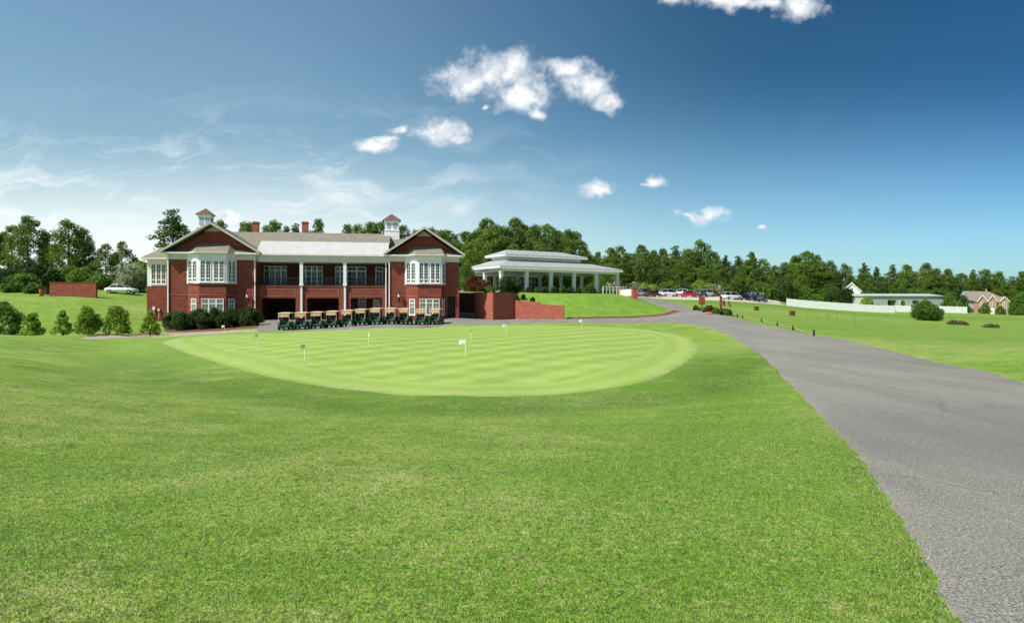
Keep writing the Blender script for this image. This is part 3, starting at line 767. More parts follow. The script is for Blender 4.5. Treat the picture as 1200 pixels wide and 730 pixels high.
# main roof
RZ = zb(12.5); ze0 = zb(8.62); rs, re_ = L(236, 9.5), (UP+UE)/2
zc = EV+.1
rf = MB()
rf.add([(UL-.55, 4.4, ze0), (UW+.3, 4.4, ze0+.0), (UE+.5, 4.4, ze0), (UE+.5, 14.6, ze0), (UL-.55, 14.6, ze0), (rs, 9.5, RZ), (re_, 9.5, RZ)],
       [(0, 2, 6, 5), (2, 3, 6), (3, 4, 5, 6), (4, 0, 5), (4, 3, 2, 0)])
rf.build('roof', M['shingle'], club)
MB().uprism([(3.35, zb(10.55)), (9.6, RZ-.1), (9.6, RZ+.05), (3.35, zb(10.72))], UW-.2, UP+.2).build('roof', M['shingle'], club)
MB().uprism([(-.12, zb(8.9)), (3.4, zb(10.6)), (3.4, zb(10.76)), (-.12, zb(8.98))], UW-.05, UP+.05).build('porch_roof', M['metal_roof'], club)
MB().box(UW-.02, UP+.02, 3.38, 3.5, zb(10.74), zb(10.82)).build('roof_flashing', M['cream'], club)

# porch: pillars, lintels, floor, ceiling
PV = .5
ops = [(L(306, PV), L(346.5, PV)), (L(359.5, PV), L(397, PV)), (L(411, PV), L(447.5, PV))]
pl = MB(); prev = UW
for a_, b_ in ops+[(UP, UP)]:
    if a_-prev > .02: pl.box(prev, a_, PV, PV+.55, -.2, zb(3.6))
    prev = b_
pl.box(UW+.002, UP-.002, PV, PV+.5, zb(3.6), zb(4.98)); pl.box(UW+.002, UP-.002, PV-.06, PV+.56, zb(4.98), zb(5.12))
pl.build('porch_brickwork', M['brick'], club)
pt = MB()
for a_, b_ in ops:
    z0, z1 = zb(3.78), zb(4.72)
    pt.box(a_, b_, PV-.03, PV, z0, z0+.06); pt.box(a_, b_, PV-.03, PV, z1-.06, z1); pt.box(a_, a_+.06, PV-.03, PV, z0+.06, z1-.06); pt.box(b_-.06, b_, PV-.03, PV, z0+.06, z1-.06)
pt.build('parapet_trim', simple('mortar_trim', (.4, .19, .13), .85, .2, .1), club)
MB().box(UW+.002, UP-.002, PV+.5, 9.5, zb(4.75), zb(5.02)).build('porch_floor', M['concrete'], club)
MB().box(UW+.002, UP-.002, .75, 4.55, zb(8.02), zb(8.12)).build('porch_ceiling', M['ceiling'], club)
bm_ = MB(); bm_.box(UW+.035, UP-.035, .3, .75, zb(8.02), zb(8.78)); bm_.box(UW+.5, UP-.5, -.1, .3, zb(8.78), zb(8.9)); bm_.box(UW+.5, UP-.5, -.2, -.102, zb(8.8), zb(8.97))
bm_.box(UW+.04, UP-.04, .27, .298, zb(8.1), zb(8.17)); bm_.build('porch_beam', M['cream'], club)
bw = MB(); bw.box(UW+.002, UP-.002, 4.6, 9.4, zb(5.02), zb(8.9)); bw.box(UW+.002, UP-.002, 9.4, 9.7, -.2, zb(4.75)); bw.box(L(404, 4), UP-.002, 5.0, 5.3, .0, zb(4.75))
bw.build('porch_back_wall', brick_mat('shaded_porch_brick', (.085, .03, .02), (.13, .045, .03), (.12, .08, .06)), club)  # darker than the other brick: the porch's shade is put into its colour
fl = MB().box(UW-.5, UP+.3, PV-.1, 9.6, -.3, zb(.9)); fl.build('garage_floor', M['concrete'], club)
# french doors on the porch
o36 = (0, 4.6)
for (p0, p1, n_) in ((303.5, 336, 4), (352, 378, 4), (393, 404, 2), (407, 429, 2), (440, 449, 1)):
    u0, u1 = L(p0, 4.6), L(p1, 4.6)
    if p0 in (352, 407): dfr = 'french_door'
    window(club, o36, 0, max(u0, UW+.1), min(u1, UP-.1), zb(5.15), zb(7.75), n_, 4, transom=.78, name='french_door')
window(club, (0, 5.0), 0, L(420, 5), L(429, 5), zb(1.0), zb(3.7), 1, 3, transom=.8, name='garage_door')
MB().box(L(437, 5), L(446, 5), 4.93, 4.998, zb(1.0), zb(3.5)).build('door', M['white'], club)
# posts and railings
for px in (353.2, 404.2):
    u = L(px, .35)
    pp = MB(); pp.box(u-.19, u+.19, .24, .6, zb(5.13), zb(8.02)); pp.box(u-.26, u+.26, .17, .67, zb(7.86), zb(8.0)); pp.box(u-.25, u+.25, .18, .66, zb(5.122), zb(5.35))
    pp.build('porch_post', M['white'], club)
    MB().box(u-.12, u+.12, PV-.2, PV-.062, -.1, zb(5.12)).build('downspout', M['white'], club)
rail = MB(); us = [UW+.15, L(353.2, .35)-.2, L(353.2, .35)+.2, L(404.2, .35)-.2, L(404.2, .35)+.2, UP-.1]
for i in range(0, 6, 2):
    a_, b_ = us[i], us[i+1]; rail.box(a_, b_, .62, .68, zb(6.05), zb(6.12)); rail.box(a_, b_, .63, .67, zb(5.22), zb(5.26))
    x = a_+.12
    while x < b_: rail.box(x-.012, x+.012, .638, .662, zb(5.26), zb(6.05)); x += .13
rail.build('railing', M['iron'], club)
for u, v in ((.1, -.14), (UW-.12, -.14), (UP+.12, -.14), (L(455.5, 0)-.35, PV-.15)):
    d = MB(); d.box(u-.07, u+.07, v, v+.11, -.3 if u < 20 else .4, EV-.35); d.tube([(u, v+.05, EV-.36), (u, v-.18, EV-.12), (u, -.6, EV+.02)], .06, 6)
    d.build('downspout', M['white'], club)
# wall lanterns
for px, py in ((290, 347), (467.5, 346.5)):
    u, zc_ = L(px, -.3), ZL(px, py, -.3)
    lb = MB(); lb.box(u-.09, u+.09, -.05, -.002, zc_-.75, zc_-.2); lb.tube([(u, -.05, zc_-.5), (u, -.25, zc_-.6), (u, -.38, zc_-.42), (u, -.38, zc_-.28)], .03, 6)
    lb.lathe((u, -.38, zc_-.28), [(.03, 0), (.14, .04), (.15, .07)], 10); [lb.box(u+sx-.008, u+sx+.008, -.388, -.372, zc_-.22, zc_+.2) for sx in (-.17, .17)]; lb.lathe((u, -.38, zc_+.18), [(.2, 0), (.18, .05), (.05, .16), (.03, .26), (0, .28)], 10)
    l_ = lb.build('wall_lantern', M['iron'], club)
    MB().lathe((u, -.38, zc_-.21), [(.11, 0), (.15, .15), (.16, .3), (.12, .385)], 10).build('globe', M['lampglass'], l_)
# chimneys
for px in (299.3, 357.2):
    v = 10.2; u0, u1 = L(px-3.5, v), L(px+3.5, v); zt = ZL(px, 259.6, v)
    c = MB(); c.box(u0, u1, v, v+.8, zb(11.2), zt-.25); c.box(u0-.07, u1+.07, v-.07, v+.87, zt-.25, zt-.08); c.box(u0+.03, u1-.03, v+.03, v+.77, zt-.08, zt)
    c.build('chimney', M['brick_bright'], club)
# cupolas
for px, ptop, pbody, wpx in ((241.2, 244.3, 251.5, 16.5), (459.2, 250.8, 258.3, 17.5)):
    v = 9.5; u = L(px, v); h = (L(px+wpx/2, v)-L(px-wpx/2, v))/2; zt, zbd = ZL(px, ptop, v), ZL(px, pbody, v); z0 = zb(11.6)
    c = MB(); c.box(u-h, u+h, v-h, v+h, z0, z0+1.3); c.box(u-h-.06, u+h+.06, v-h-.06, v+h+.06, z0+1.3, z0+1.4); c.box(u-h+.1, u+h-.1, v-h+.1, v+h-.1, z0+1.4, zbd-.3)
    c.box(u-h-.02, u+h+.02, v-h-.02, v+h+.02, zbd-.3, zbd-.1)
    cc = c.build('cupola', M['white'], club)
    e = h+.22; MB().add([(u-e, v-e, zbd-.1), (u+e, v-e, zbd-.1), (u+e, v+e, zbd-.1), (u-e, v+e, zbd-.1), (u, v, zt)], [(0, 1, 4), (1, 2, 4), (2, 3, 4), (3, 0, 4), (3, 2, 1, 0)]).build('cupola_roof', M['copper'], cc)
    for sg in (-1, 1):
        for (oo, aa) in (((u, v-h+.1), 0), ((u-h+.1, v), R(-90)), ((u+h-.1, v), R(90))):
            q = MB(); s0 = sg*h*.42-.24; q.wbox(oo, aa, s0, s0+.48, .01, .045, z0+1.6, zbd-.5)
            q.build('cupola_light', M['siding_blue'], cc)
# veranda chairs, seen through the railing
def veranda_chair(u, v, rz, label):
    x, y_ = world(u, v); o = empty('veranda_chair', (x, y_, 5.03), ANG+rz, label, 'chair', 'black chairs on the upper porch')
    MB().box(-.26, .26, -.26, .26, .4, .46).build('seat', M['iron'], o)
    b = MB(); b.box(-.26, .26, .24, .28, .85, .92)
    for k in range(5): b.box(-.25+k*.12, -.22+k*.12, .245, .275, .46, .85)
    b.build('backrest', M['iron'], o)
    for sx in (-.23, .23):
        for sy in (-.23, .23): MB().tube([(sx, sy, 0), (sx, sy, .4)], .02, 5).build('leg', M['iron'], o)
    return o
ch_where = ['behind the railing just beside the left wing', 'behind the railing in the middle of the first porch bay', 'behind the railing beside the first white post', 'behind the railing in the centre bay of the porch', 'behind the railing beside the second white post', 'behind the railing in the porch bay beside the second wing', 'behind the railing nearest the second wing']
for (px, wh) in zip((318, 333, 362, 385, 395, 417, 436), ch_where):
    veranda_chair(L(px, 1.6), 1.6, random.uniform(-.5, .5)+random.choice((0, 3.14)), 'black metal chair ' + wh.replace('left wing', 'wider wing').replace(' nearest', ' close to'))
# utility boxes on the end wall
for px, py, w_, h_, lb in ((180.6, 361.5, .3, .42, 'white utility meter box on the set-back end wall, bigger of two'), (186.3, 362.8, .26, .3, 'small grey utility box low on the set-back end wall')):
    u = L(px, 4.9); z = EYE-(py-HZ)*Yat(px, 4.9)/F; x, y_ = world(u, 4.94)
    o = empty('utility_box', (x, y_, z-.2), ANG, lb, 'utility box')
    MB().box(-w_/2, w_/2, -.16, .05, 0, h_).box(-w_/2+.04, w_/2-.04, -.18, -.162, .04, h_-.04).build('cabinet', M['white'] if px < 184 else M['cream'], o, .01)
    MB().tube([(0, -.06, 0), (0, -.06, -.9)], .03, 6).build('conduit', M['cream'], o)
print('club', time.time()-T0)

# ------------------------------------------------------------------ pavilion terrace (raised lawn), retaining walls
foot = [(515,343.2,103.5),(554,343.2,103.5),(556,343.2,91.9),(578,343.2,87.9),(604,343.4,90.4),(606,373.2,90.2),(632,373.2,89.6),(646,373.4,89.2),(660.5,373.5,88.9),(664,373.8,88.8),(690,375.2,89.8),(740,372,93.2),(780,368.6,96.5),(792,365.2,100.5),(786,361.8,106),(768,356,112),(750,350.8,118),(741,347.5,126)]
topc = [(515,342,105),(552,342,105),(570,342,102),(585,341.7,99),(604,341.9,99.5),(607,342.5,100),(632,343.5,101),(642,344,101.2),(655,344.2,101.5),(665,344.4,102),(688,344.6,103),(708,345,105.5),(722,345.5,109),(729,346,112),(731,346.2,115),(732,346.3,118),(734,346.3,122),(736,346.5,128)]
def P3(q): return np.array(at(*q))
cols_ = []
for a_, b_ in zip(foot, topc):
    A_, B_ = P3(a_), P3(b_); c_ = []
    vert = a_[0] >= 605
    A2 = A_.copy()
    if vert: A2[2] = h1(A_[0], A_[1])-.15
    for t_ in np.linspace(0, 1, 13):
        q = A2+(B_-A2)*t_; s = t_*t_*(3-2*t_) if vert else t_
        q[2] = A2[2]+(B_[2]-A2[2])*(s*.55+t_*.45); c_.append(q)
    base = B_.copy()
    for f_ in (.12, .35, .7, 1.0):
        k = a_[0]
        back = np.array([base[0]*1.15+(base[0]+8)*.1, 152.0, 4.95]); q = base+(back-base)*f_
        q[2] = base[2]+(4.72-base[2])*min(1, f_*3)
        c_.append(q)
    cols_.append(c_)
G = np.array(cols_)
fine_ = []
for i in range(len(G)-1):
    for t_ in np.linspace(0, 1, 9)[:-1]: fine_.append(G[i]*(1-t_)+G[i+1]*t_)
fine_.append(G[-1]); G = np.array(fine_); n0, n1 = G.shape[:2]
gi = np.arange(n0*n1).reshape(n0, n1)
FQ = np.stack([gi[:-1, :-1], gi[1:, :-1], gi[1:, 1:], gi[:-1, 1:]], -1).reshape(-1, 4)
o = np_mesh('terrace_lawn', G.reshape(-1, 3), FQ, M['grass'], True, {'lush': ('POINT', np.full(n0*n1, .75)), 'straw': ('POINT', np.clip((G.reshape(-1, 3)[:, 2]-3.6)*.35, 0, .4)), 'mow': ('POINT', np.zeros(n0*n1))})
tag(o, kind='structure')
def XYof(q): p_ = P3(q); return (p_[0], p_[1])
def wall_seg(mb, p, q, z0, z1a, z1b, th=.35):
    """upright wall between two ground points with a sloping or level top; thickness goes behind"""
    d = Vector((q[0]-p[0], q[1]-p[1])); d.normalize(); n = Vector((-d.y, d.x))*th
    vs = [(p[0], p[1], z0), (q[0], q[1], z0), (q[0]+n.x, q[1]+n.y, z0), (p[0]+n.x, p[1]+n.y, z0), (p[0], p[1], z1a), (q[0], q[1], z1b), (q[0]+n.x, q[1]+n.y, z1b), (p[0]+n.x, p[1]+n.y, z1a)]
    mb.add(vs, [(0, 3, 2, 1), (4, 5, 6, 7), (0, 1, 5, 4), (1, 2, 6, 5), (2, 3, 7, 6), (3, 0, 4, 7)])
W0, W1, W2 = XYof((556, 0, 91.6)), XYof((577.5, 0, 87.5)), XYof((604, 0, 90.0))
W3, W4, W5 = XYof((604, 0, 89.3)), XYof((633, 0, 88.6)), XYof((661, 0, 88.0))
w = MB(); zt = 4.3
wall_seg(w, W0, W1, .2, zt, zt); wall_seg(w, W1, W2, .2, zt, zt)
o = w.build('corner_retaining_wall', M['brick_bright']); tag(o, 'high red brick corner retaining wall beside the paved drive, below the pavilion shrubs', 'retaining wall')
cp = MB(); wall_seg(cp, W0, W1, zt+.003, zt+.09, zt+.09, .42); wall_seg(cp, W1, W2, zt+.003, zt+.09, zt+.09, .42); c_ = cp.build('coping', M['brick'], None); c_.parent = o
w = MB(); zA = 3.35; zB = 2.78
wall_seg(w, W3, W4, .2, zA, zA-.26); wall_seg(w, W4, W5, .2, zB+.05, zB-.12)
o = w.build('lower_retaining_wall', M['brick_bright']); tag(o, 'low stepped red brick retaining wall holding the grass bank beside the drive', 'retaining wall')
# dark wall at the back of the service passage and its fence panel
p0 = XYof((530, 0, 103)); p1 = XYof((556, 0, 103.2)); w = MB(); wall_seg(w, p0, p1, .2, 4.45, 4.45)
o = w.build('passage_wall', M['brick']); tag(o, 'shaded brown brick wall in the gap between clubhouse and corner retaining wall', 'wall')
cq = MB(); wall_seg(cq, p0, p1, 4.453, 4.55, 4.55, .42); c_ = cq.build('coping', M['concrete']); c_.parent = o
# kerb of red mulch along the bank's foot
ks = MB(); pts_ = [P3(q) for q in foot if 663 < q[0] and q[0] <= 792 and q[2] < 101]
for a_, b_ in zip(pts_[:-1], pts_[1:]):
    n_ = 6
    for k in range(n_):
        q0 = a_+(b_-a_)*k/n_; q1 = a_+(b_-a_)*(k+1)/n_; d = Vector((q1[0]-q0[0], q1[1]-q0[1])).normalized(); nr = Vector((d.y, -d.x))
        z0, z1 = h1(q0[0], q0[1]), h1(q1[0], q1[1]); w0 = .3 + .5*max(0, 1-abs(q0[0]-24)/3.0)
        ks.add([(q0[0]+nr.x*w0, q0[1]+nr.y*w0, z0+.03), (q1[0]+nr.x*w0, q1[1]+nr.y*w0, z1+.03), (q1[0]-nr.x*.3, q1[1]-nr.y*.3, z1+.16), (q0[0]-nr.x*.3, q0[1]-nr.y*.3, z0+.16)], [(0, 1, 2, 3)])
o = ks.build('mulch_strip', simple('red_mulch', (.2, .07, .04), .95, .1, .2, 5)); tag(o, kind='structure')
# garden gate wall at the drive
x0, y0 = XYof((725.5, 0, 116)); x1, y1 = XYof((743.5, 0, 108.5)); az = math.atan2(y1-y0, x1-x0); ln = math.hypot(x1-x0, y1-y0)
o = empty('gate_wall', (x0, y0, 3.6), az, 'short brick wall with two brick pillars and a white panel above the drive', 'wall')
g0 = -.6
MB().box(-.35, .35, -.35, .35, g0, 2.1).box(-.42, .42, -.42, .42, 2.1, 2.22).build('pillar', M['brick_bright'], o)
MB().box(ln-.4, ln+.4, -.4, .4, g0-2.2, 1.7).box(ln-.48, ln+.48, -.48, .48, 1.7, 1.84).build('pillar', M['brick_bright'], o)
MB().box(.35, ln-.4, -.15, .15, g0-1.8, .55).build('low_wall', M['brick_bright'], o)
MB().box(.37, ln-.42, -.05, .05, .56, 1.55).box(.37, ln-.42, -.08, .08, 1.55, 1.63).build('panel', M['white'], o)

# ------------------------------------------------------------------ pavilion
PA = R(33); pcx, pcy = (586-CX)/F*105, 105.0; PZ = 4.75
pav = empty('pavilion', (pcx, pcy, PZ), PA, 'open white columned pavilion with a two tier grey hipped roof above the grass bank', 'building')
PLn, PDp = 25.0, 11.0
zz = lambda a: a-PZ
MB().box(.4, PLn-.4, .4, PDp-.4, -.6, .12).build('floor', M['concrete'], pav)
MB().box(.38, PLn-.38, .36, .398, -.4, .05).build('brick_plinth', M['brick_bright'], pav)
fa = MB()
for (a_, b_, c_, d_) in ((.3, PLn-.3, .3, .62), (.3, PLn-.3, PDp-.62, PDp-.3), (.3, .62, .62, PDp-.62), (PLn-.62, PLn-.3, .62, PDp-.62)): fa.box(a_, b_, c_, d_, zz(7.95), zz(8.35))
fa.box(0, PLn, 0, PDp, zz(8.35), zz(8.42))
for (a_, b_, c_, d_) in ((-.03, PLn+.03, -.09, -.002), (-.03, PLn+.03, PDp+.002, PDp+.09), (-.09, -.002, -.09, PDp+.09), (PLn+.002, PLn+.09, -.09, PDp+.09)): fa.box(a_, b_, c_, d_, zz(8.42), zz(8.72))
fa.build('eaves_beam', M['white'], pav)
dn = MB(); x = .1
while x < PLn: dn.box(x, x+.14, -.22, -.092, zz(8.3), zz(8.56)); x += .42
y_ = .1
while y_ < PDp: dn.box(-.22, -.092, y_, y_+.14, zz(8.3), zz(8.56)); y_ += .42
dn.build('dentil_trim', M['white'], pav)
I = 3.3; UX0, UX1, UY0, UY1 = I, 18.8, I, PDp-I+.6
ztl = zz(9.95)
MB().add([(-.12, -.12, zz(8.723)), (PLn+.12, -.12, zz(8.723)), (PLn+.12, PDp+.12, zz(8.723)), (-.12, PDp+.12, zz(8.723)), (UX0, UY0, ztl), (UX1, UY0, ztl), (UX1, UY1, ztl), (UX0, UY1, ztl)],
         [(0, 1, 5, 4), (1, 2, 6, 5), (2, 3, 7, 6), (3, 0, 4, 7), (3, 2, 1, 0), (4, 5, 6, 7)]).build('roof', M['shingle_grey'], pav)
ub = MB().box(UX0+.15, UX1-.15, UY0+.15, UY1-.15, ztl-.4, zz(10.45)); ub.box(UX0-.6, UX1+.6, UY0-.6, UY1+.6, zz(10.45), zz(10.52))
for (a_, b_, c_, d_) in ((-.65, .65, -.72, -.602), (-.65, .65, .602, .72)):
    ub.box(UX0+a_, UX1+b_, (UY0 if c_ < 0 else UY1)+c_, (UY0 if c_ < 0 else UY1)+d_, zz(10.52), zz(10.8))
ub.box(UX0-.72, UX0-.602, UY0-.65, UY1+.65, zz(10.52), zz(10.8)); ub.box(UX1+.602, UX1+.72, UY0-.65, UY1+.65, zz(10.52), zz(10.8))
ub.build('clerestory', M['white'], pav)
dn = MB(); x = UX0-.5
while x < UX1+.5: dn.box(x, x+.13, UY0-.84, UY0-.722, zz(10.42), zz(10.64)); x += .4
y_ = UY0-.5
while y_ < UY1+.5: dn.box(UX0-.84, UX0-.722, y_, y_+.13, zz(10.42), zz(10.64)); y_ += .4
dn.build('dentil_trim', M['white'], pav)
ym = (UY0+UY1)/2; zt = zz(11.75)
MB().add([(UX0-.75, UY0-.75, zz(10.8)), (UX1+.75, UY0-.75, zz(10.8)), (UX1+.75, UY1+.75, zz(10.8)), (UX0-.75, UY1+.75, zz(10.8)), (UX0+1.6, ym, zt), (UX1-2.6, ym, zt)],
         [(0, 1, 5, 4), (1, 2, 5), (2, 3, 4, 5), (3, 0, 4), (3, 2, 1, 0)]).build('roof', M['shingle_grey'], pav)
for i in range(6):
    for yy in ((.62,) if True else ()):
        x = .62+(PLn-1.24)*i/5
        c = MB(); c.box(x-.24, x+.24, yy-.24, yy+.24, .12, zz(7.95)); c.box(x-.31, x+.31, yy-.31, yy+.31, zz(7.72), zz(7.88)); c.box(x-.3, x+.3, yy-.3, yy+.3, .121, .45)
        c.build('column', M['white'], pav)
for (x, yy) in [(.62, 5.6), (.62, PDp-.62), (PLn-.62, 5.6), (PLn-.62, PDp-.62), (5.4, PDp-.62), (10.1, PDp-.62), (14.8, PDp-.62), (19.6, PDp-.62)]:
    c = MB(); c.box(x-.22, x+.22, yy-.22, yy+.22, .12, zz(7.95)); c.box(x-.29, x+.29, yy-.29, yy+.29, zz(7.72), zz(7.88)); c.build('column', M['white'], pav)
# dining building behind
pa2 = MB().box(-2, 15.5, PDp+.4, PDp+7, -.8, 2.75).build('dining_wall', M['brick'], pav)
MB().box(-2.4, 15.9, PDp-.1, PDp+7.2, 2.75, 3.15).build('dining_fascia', M['white'], pav)
for i in range(7):
    window(pav, (0, PDp+.4), 0, -1.2+i*2.35, .5+i*2.35, .15, 2.5, 2, 4, transom=.8, name='french_door')
wr = MB(); wr.box(18.5, 24.0, -2.6, -2.5, .55, .66)
for k in range(10): wr.box(18.5+k*.6, 18.6+k*.6, -2.6, -2.5, -.5, .65)
x, y_ = pcx+math.cos(PA)*18.5+math.sin(PA)*2.5, pcy+math.sin(PA)*18.5-math.cos(PA)*2.5
wr = MB(); wr.box(0, 5.2, -.04, .04, .85, .95); wr.box(0, 5.2, -.03, .03, .45, .52)
for k in range(8): wr.box(k*.73, .11+k*.73, -.05, .05, -.3, 1.02)
o = wr.build('white_rail_fence', M['white']); o.location = (x, y_, 4.75); o.rotation_euler.z = PA
tag(o, 'short white post and rail fence between pavilion and gate wall', 'fence')
# shrubs round the pavilion
hn = ['beside the corner column', 'between corner column and second column', 'in front of the second column', 'just past the second column', 'between second and third columns', 'in front of the third column', 'just past the third column', 'between third and fourth columns', 'in front of the fourth column', 'just past the fourth column', 'between fourth and fifth columns', 'just past the fifth column', 'between fifth column and the end column']
for i, tx in enumerate((1.3, 2.9, 4.6, 6.2, 7.8, 9.6, 11.2, 12.8, 14.6, 16.0, 17.6, 20.2, 22.4)):
    x = pcx+math.cos(PA)*tx+math.sin(PA)*1.0; yy = pcy+math.sin(PA)*tx-math.cos(PA)*1.0
    shrub(x, yy, random.uniform(.9, 1.4), random.uniform(.75, 1.15), M['shrub_dark' if i % 3 else 'shrub'], 'small rounded shrub before the pavilion, ' + hn[i], 'shrubs along the front of the pavilion', z=4.6, leaf=.07)
for (px, py, Y, w_, h_, mt_, lb) in [
    (592,343.6,92,1.9,2.3,'shrub_dark','dark rounded shrub on top of the corner retaining wall'),(602.5,343.6,93,1.8,2.0,'shrub_dark','dark shrub above the joint of high and low retaining walls'),
    (574,343.6,92.5,2.2,.9,'shrub','low spreading plants along the top of the corner retaining wall'),(598,343.2,94,1.2,.9,'shrub_red','small reddish plant between two dark shrubs above the brick corner'),
    (613,351.2,97.0,.7,.8,'shrub_dark','tiny dark shrub on the grass bank, higher of two above low wall'),(624.5,354,95.5,.75,.7,'shrub_dark','tiny dark shrub on the grass bank, lower of two above low wall'),
    (556,343,106,3.4,2.6,'shrub_red','dark reddish bush beside the clubhouse end wall'),(547,341,109,3,4.2,'shrub','tall green bush rising beside the clubhouse end wall'),(566,341.5,104.5,3,1.6,'shrub_red','low red-brown bush between clubhouse end and pavilion')]:
    x, yy, z = at(px, py, Y); shrub(x, yy, w_, h_, M[mt_], lb, z=z, leaf=.07 if w_ > 1 else .05)
print('pavilion', time.time()-T0)

# ------------------------------------------------------------------ golf carts
def wheel(parent, x, y, r, w, rim='rim'):
    t_ = MB(); n = 18
    prof = [(r*.62, -w/2), (r*.93, -w/2), (r, -w*.35), (r, w*.35), (r*.93, w/2), (r*.62, w/2)]
    vs = [(x+q, y+a*math.cos(2*math.pi*k/n), r+a*math.sin(2*math.pi*k/n)) for a, q in prof for k in range(n)]
    t_.add(vs, [(i*n+k, i*n+(k+1) % n, (i+1)*n+(k+1) % n, (i+1)*n+k) for i in range(5) for k in range(n)], True)
    wh = t_.build('wheel', M['rubber'], parent)
    rb = MB(); vs = [(x+s*w*.38, y+r*.63*math.cos(2*math.pi*k/n), r+r*.63*math.sin(2*math.pi*k/n)) for s in (-1, 1) for k in range(n)]
    rb.add(vs, [tuple(range(n)), tuple(range(n, 2*n))[::-1]]+[(k, (k+1) % n, n+(k+1) % n, n+k) for k in range(n)])
    rb.build('rim', M[rim], wh)
def make_cart():
    o = empty('golf_cart')      # rear towards -y
    b = MB()
    b.uprism([(-1.18, .42), (-1.2, .62), (-1.02, .8), (-.55, .84), (-.5, .36), (-.62, .3), (-.68, .52), (-.98, .52), (-1.05, .32)], -.58, -.34)
    b.uprism([(-1.18, .42), (-1.2, .62), (-1.02, .8), (-.55, .84), (-.5, .36), (-.62, .3), (-.68, .52), (-.98, .52), (-1.05, .32)], .34, .58)
    b.uprism([(-1.12, .34), (-1.14, .5), (-.5, .62), (-.5, .3)], -.338, .338)
    b.uprism([(.42, .26), (.42, .62), (.62, .86), (.95, .78), (1.16, .52), (1.18, .3), (1.0, .26), (.95, .5), (.68, .5), (.62, .26)], -.58, .58)
    b.box(-.56, .56, -.5, .42, .22, .3)
    b.build('body', M['green_paint'], o, .03)
    MB().box(-.54, .54, -.45, .08, .5, .72).build('seat', M['black_vinyl'], o, .04)
    MB().uprism([(-.5, .82), (-.58, 1.2), (-.48, 1.22), (-.4, .84)], -.52, .52).build('seat_back', M['black_vinyl'], o, .03)
    bg = MB().box(-.42, .42, -1.1, -.62, .5, .58); bg.tube([(-.42, -1.12, .85), (.42, -1.12, .85)], .025, 6); bg.box(-.42, .42, -.66, -.6, .58, 1.12)
    for sx in (-.42, .42): bg.tube([(sx, -.64, 1.08), (sx, -1.12, .85), (sx, -1.14, .5)], .022, 6)
    bg.build('bag_well', M['black_vinyl'], o)
    rf = MB(); n = 7; vs = []; fs = []
    for j, (yy, k) in enumerate(((-1.0, .0), (-.93, .045), (-.2, .07), (.5, .06), (.82, .03), (.88, 0))):
        for i in range(n):
            xx = -.62+1.24*i/(n-1); vs.append((xx, yy, 1.78+k*(1-(abs(xx)/.62)**3*.9)))
    fs = [(j*n+i, j*n+i+1, (j+1)*n+i+1, (j+1)*n+i) for j in range(5) for i in range(n-1)]
    rf.add(vs, fs, True); rf.box(-.62, .62, -1.0, .88, 1.72, 1.776); rf.build('canopy', M['tan'], o)
    MB().box(-.5, .5, -.97, -.93, 1.36, 1.7).build('rear_rack', M['tan_dark'], o)
    for sx in (-.55, .55):
        MB().tube([(sx*.98, -.98, .75), (sx, -.9, 1.3), (sx, -.93, 1.72)], .028, 6).build('canopy_strut', M['tan'], o)
        MB().tube([(sx*.98, .62, .84), (sx, .5, 1.72)], .024, 6).build('canopy_strut', M['tan'], o)
        MB().box(sx*.92-.07, sx*.92+.07, -1.225, -1.2, .62, .7).build('tail_light', M['red_glass'], o)
    ws = MB(); ws.tube([(-.28+.17*math.cos(a), .2+.08*math.sin(a), .98+.15*math.sin(a)) for a in np.linspace(0, 6.283, 14)], .015, 5, False); ws.tube([(-.28, .2, .98), (-.28, .5, .66)], .018, 5)
    ws.build('steering_wheel', M['black_vinyl'], o)
    for x in (-.5, .5):
        wheel(o, x, -.83, .23, .2, 'white'); wheel(o, x, .8, .23, .18, 'white')
    return o
proto_cart = make_cart()
px_l = [335.3,354.3,372.7,391.2,408.7,424.7,442,459.2,475.4,494.6,511.8]
order = ['first cart in the row, beside the open garage mouth', 'second cart of the row', 'third cart of the row', 'fourth cart of the row', 'fifth cart of the row, in front of the second white downspout', 'sixth cart of the row, in the middle', 'seventh cart of the row', 'eighth cart of the row, near the wall lantern', 'ninth cart of the row', 'tenth cart of the row, parked tight against the last', 'last cart of the row, next to the empty drive']
tbl = {}
for c in bpy.data.objects:
    if c.parent: tbl.setdefault(c.parent.name, []).append(c)
for i, px in enumerate(px_l):
    Y = 72+8*(i/10); x = (px-CX)/F*Y
    o = proto_cart if i == 0 else copy_tree(proto_cart, tbl)
    o.location = (x, Y, h1(x, Y)+.0); o.rotation_euler.z = math.atan2(CX-px, F)-R(15+random.uniform(-3, 3))
    tag(o, 'green golf cart, '+order[i], 'golf cart', 'golf carts parked in a row before the clubhouse')

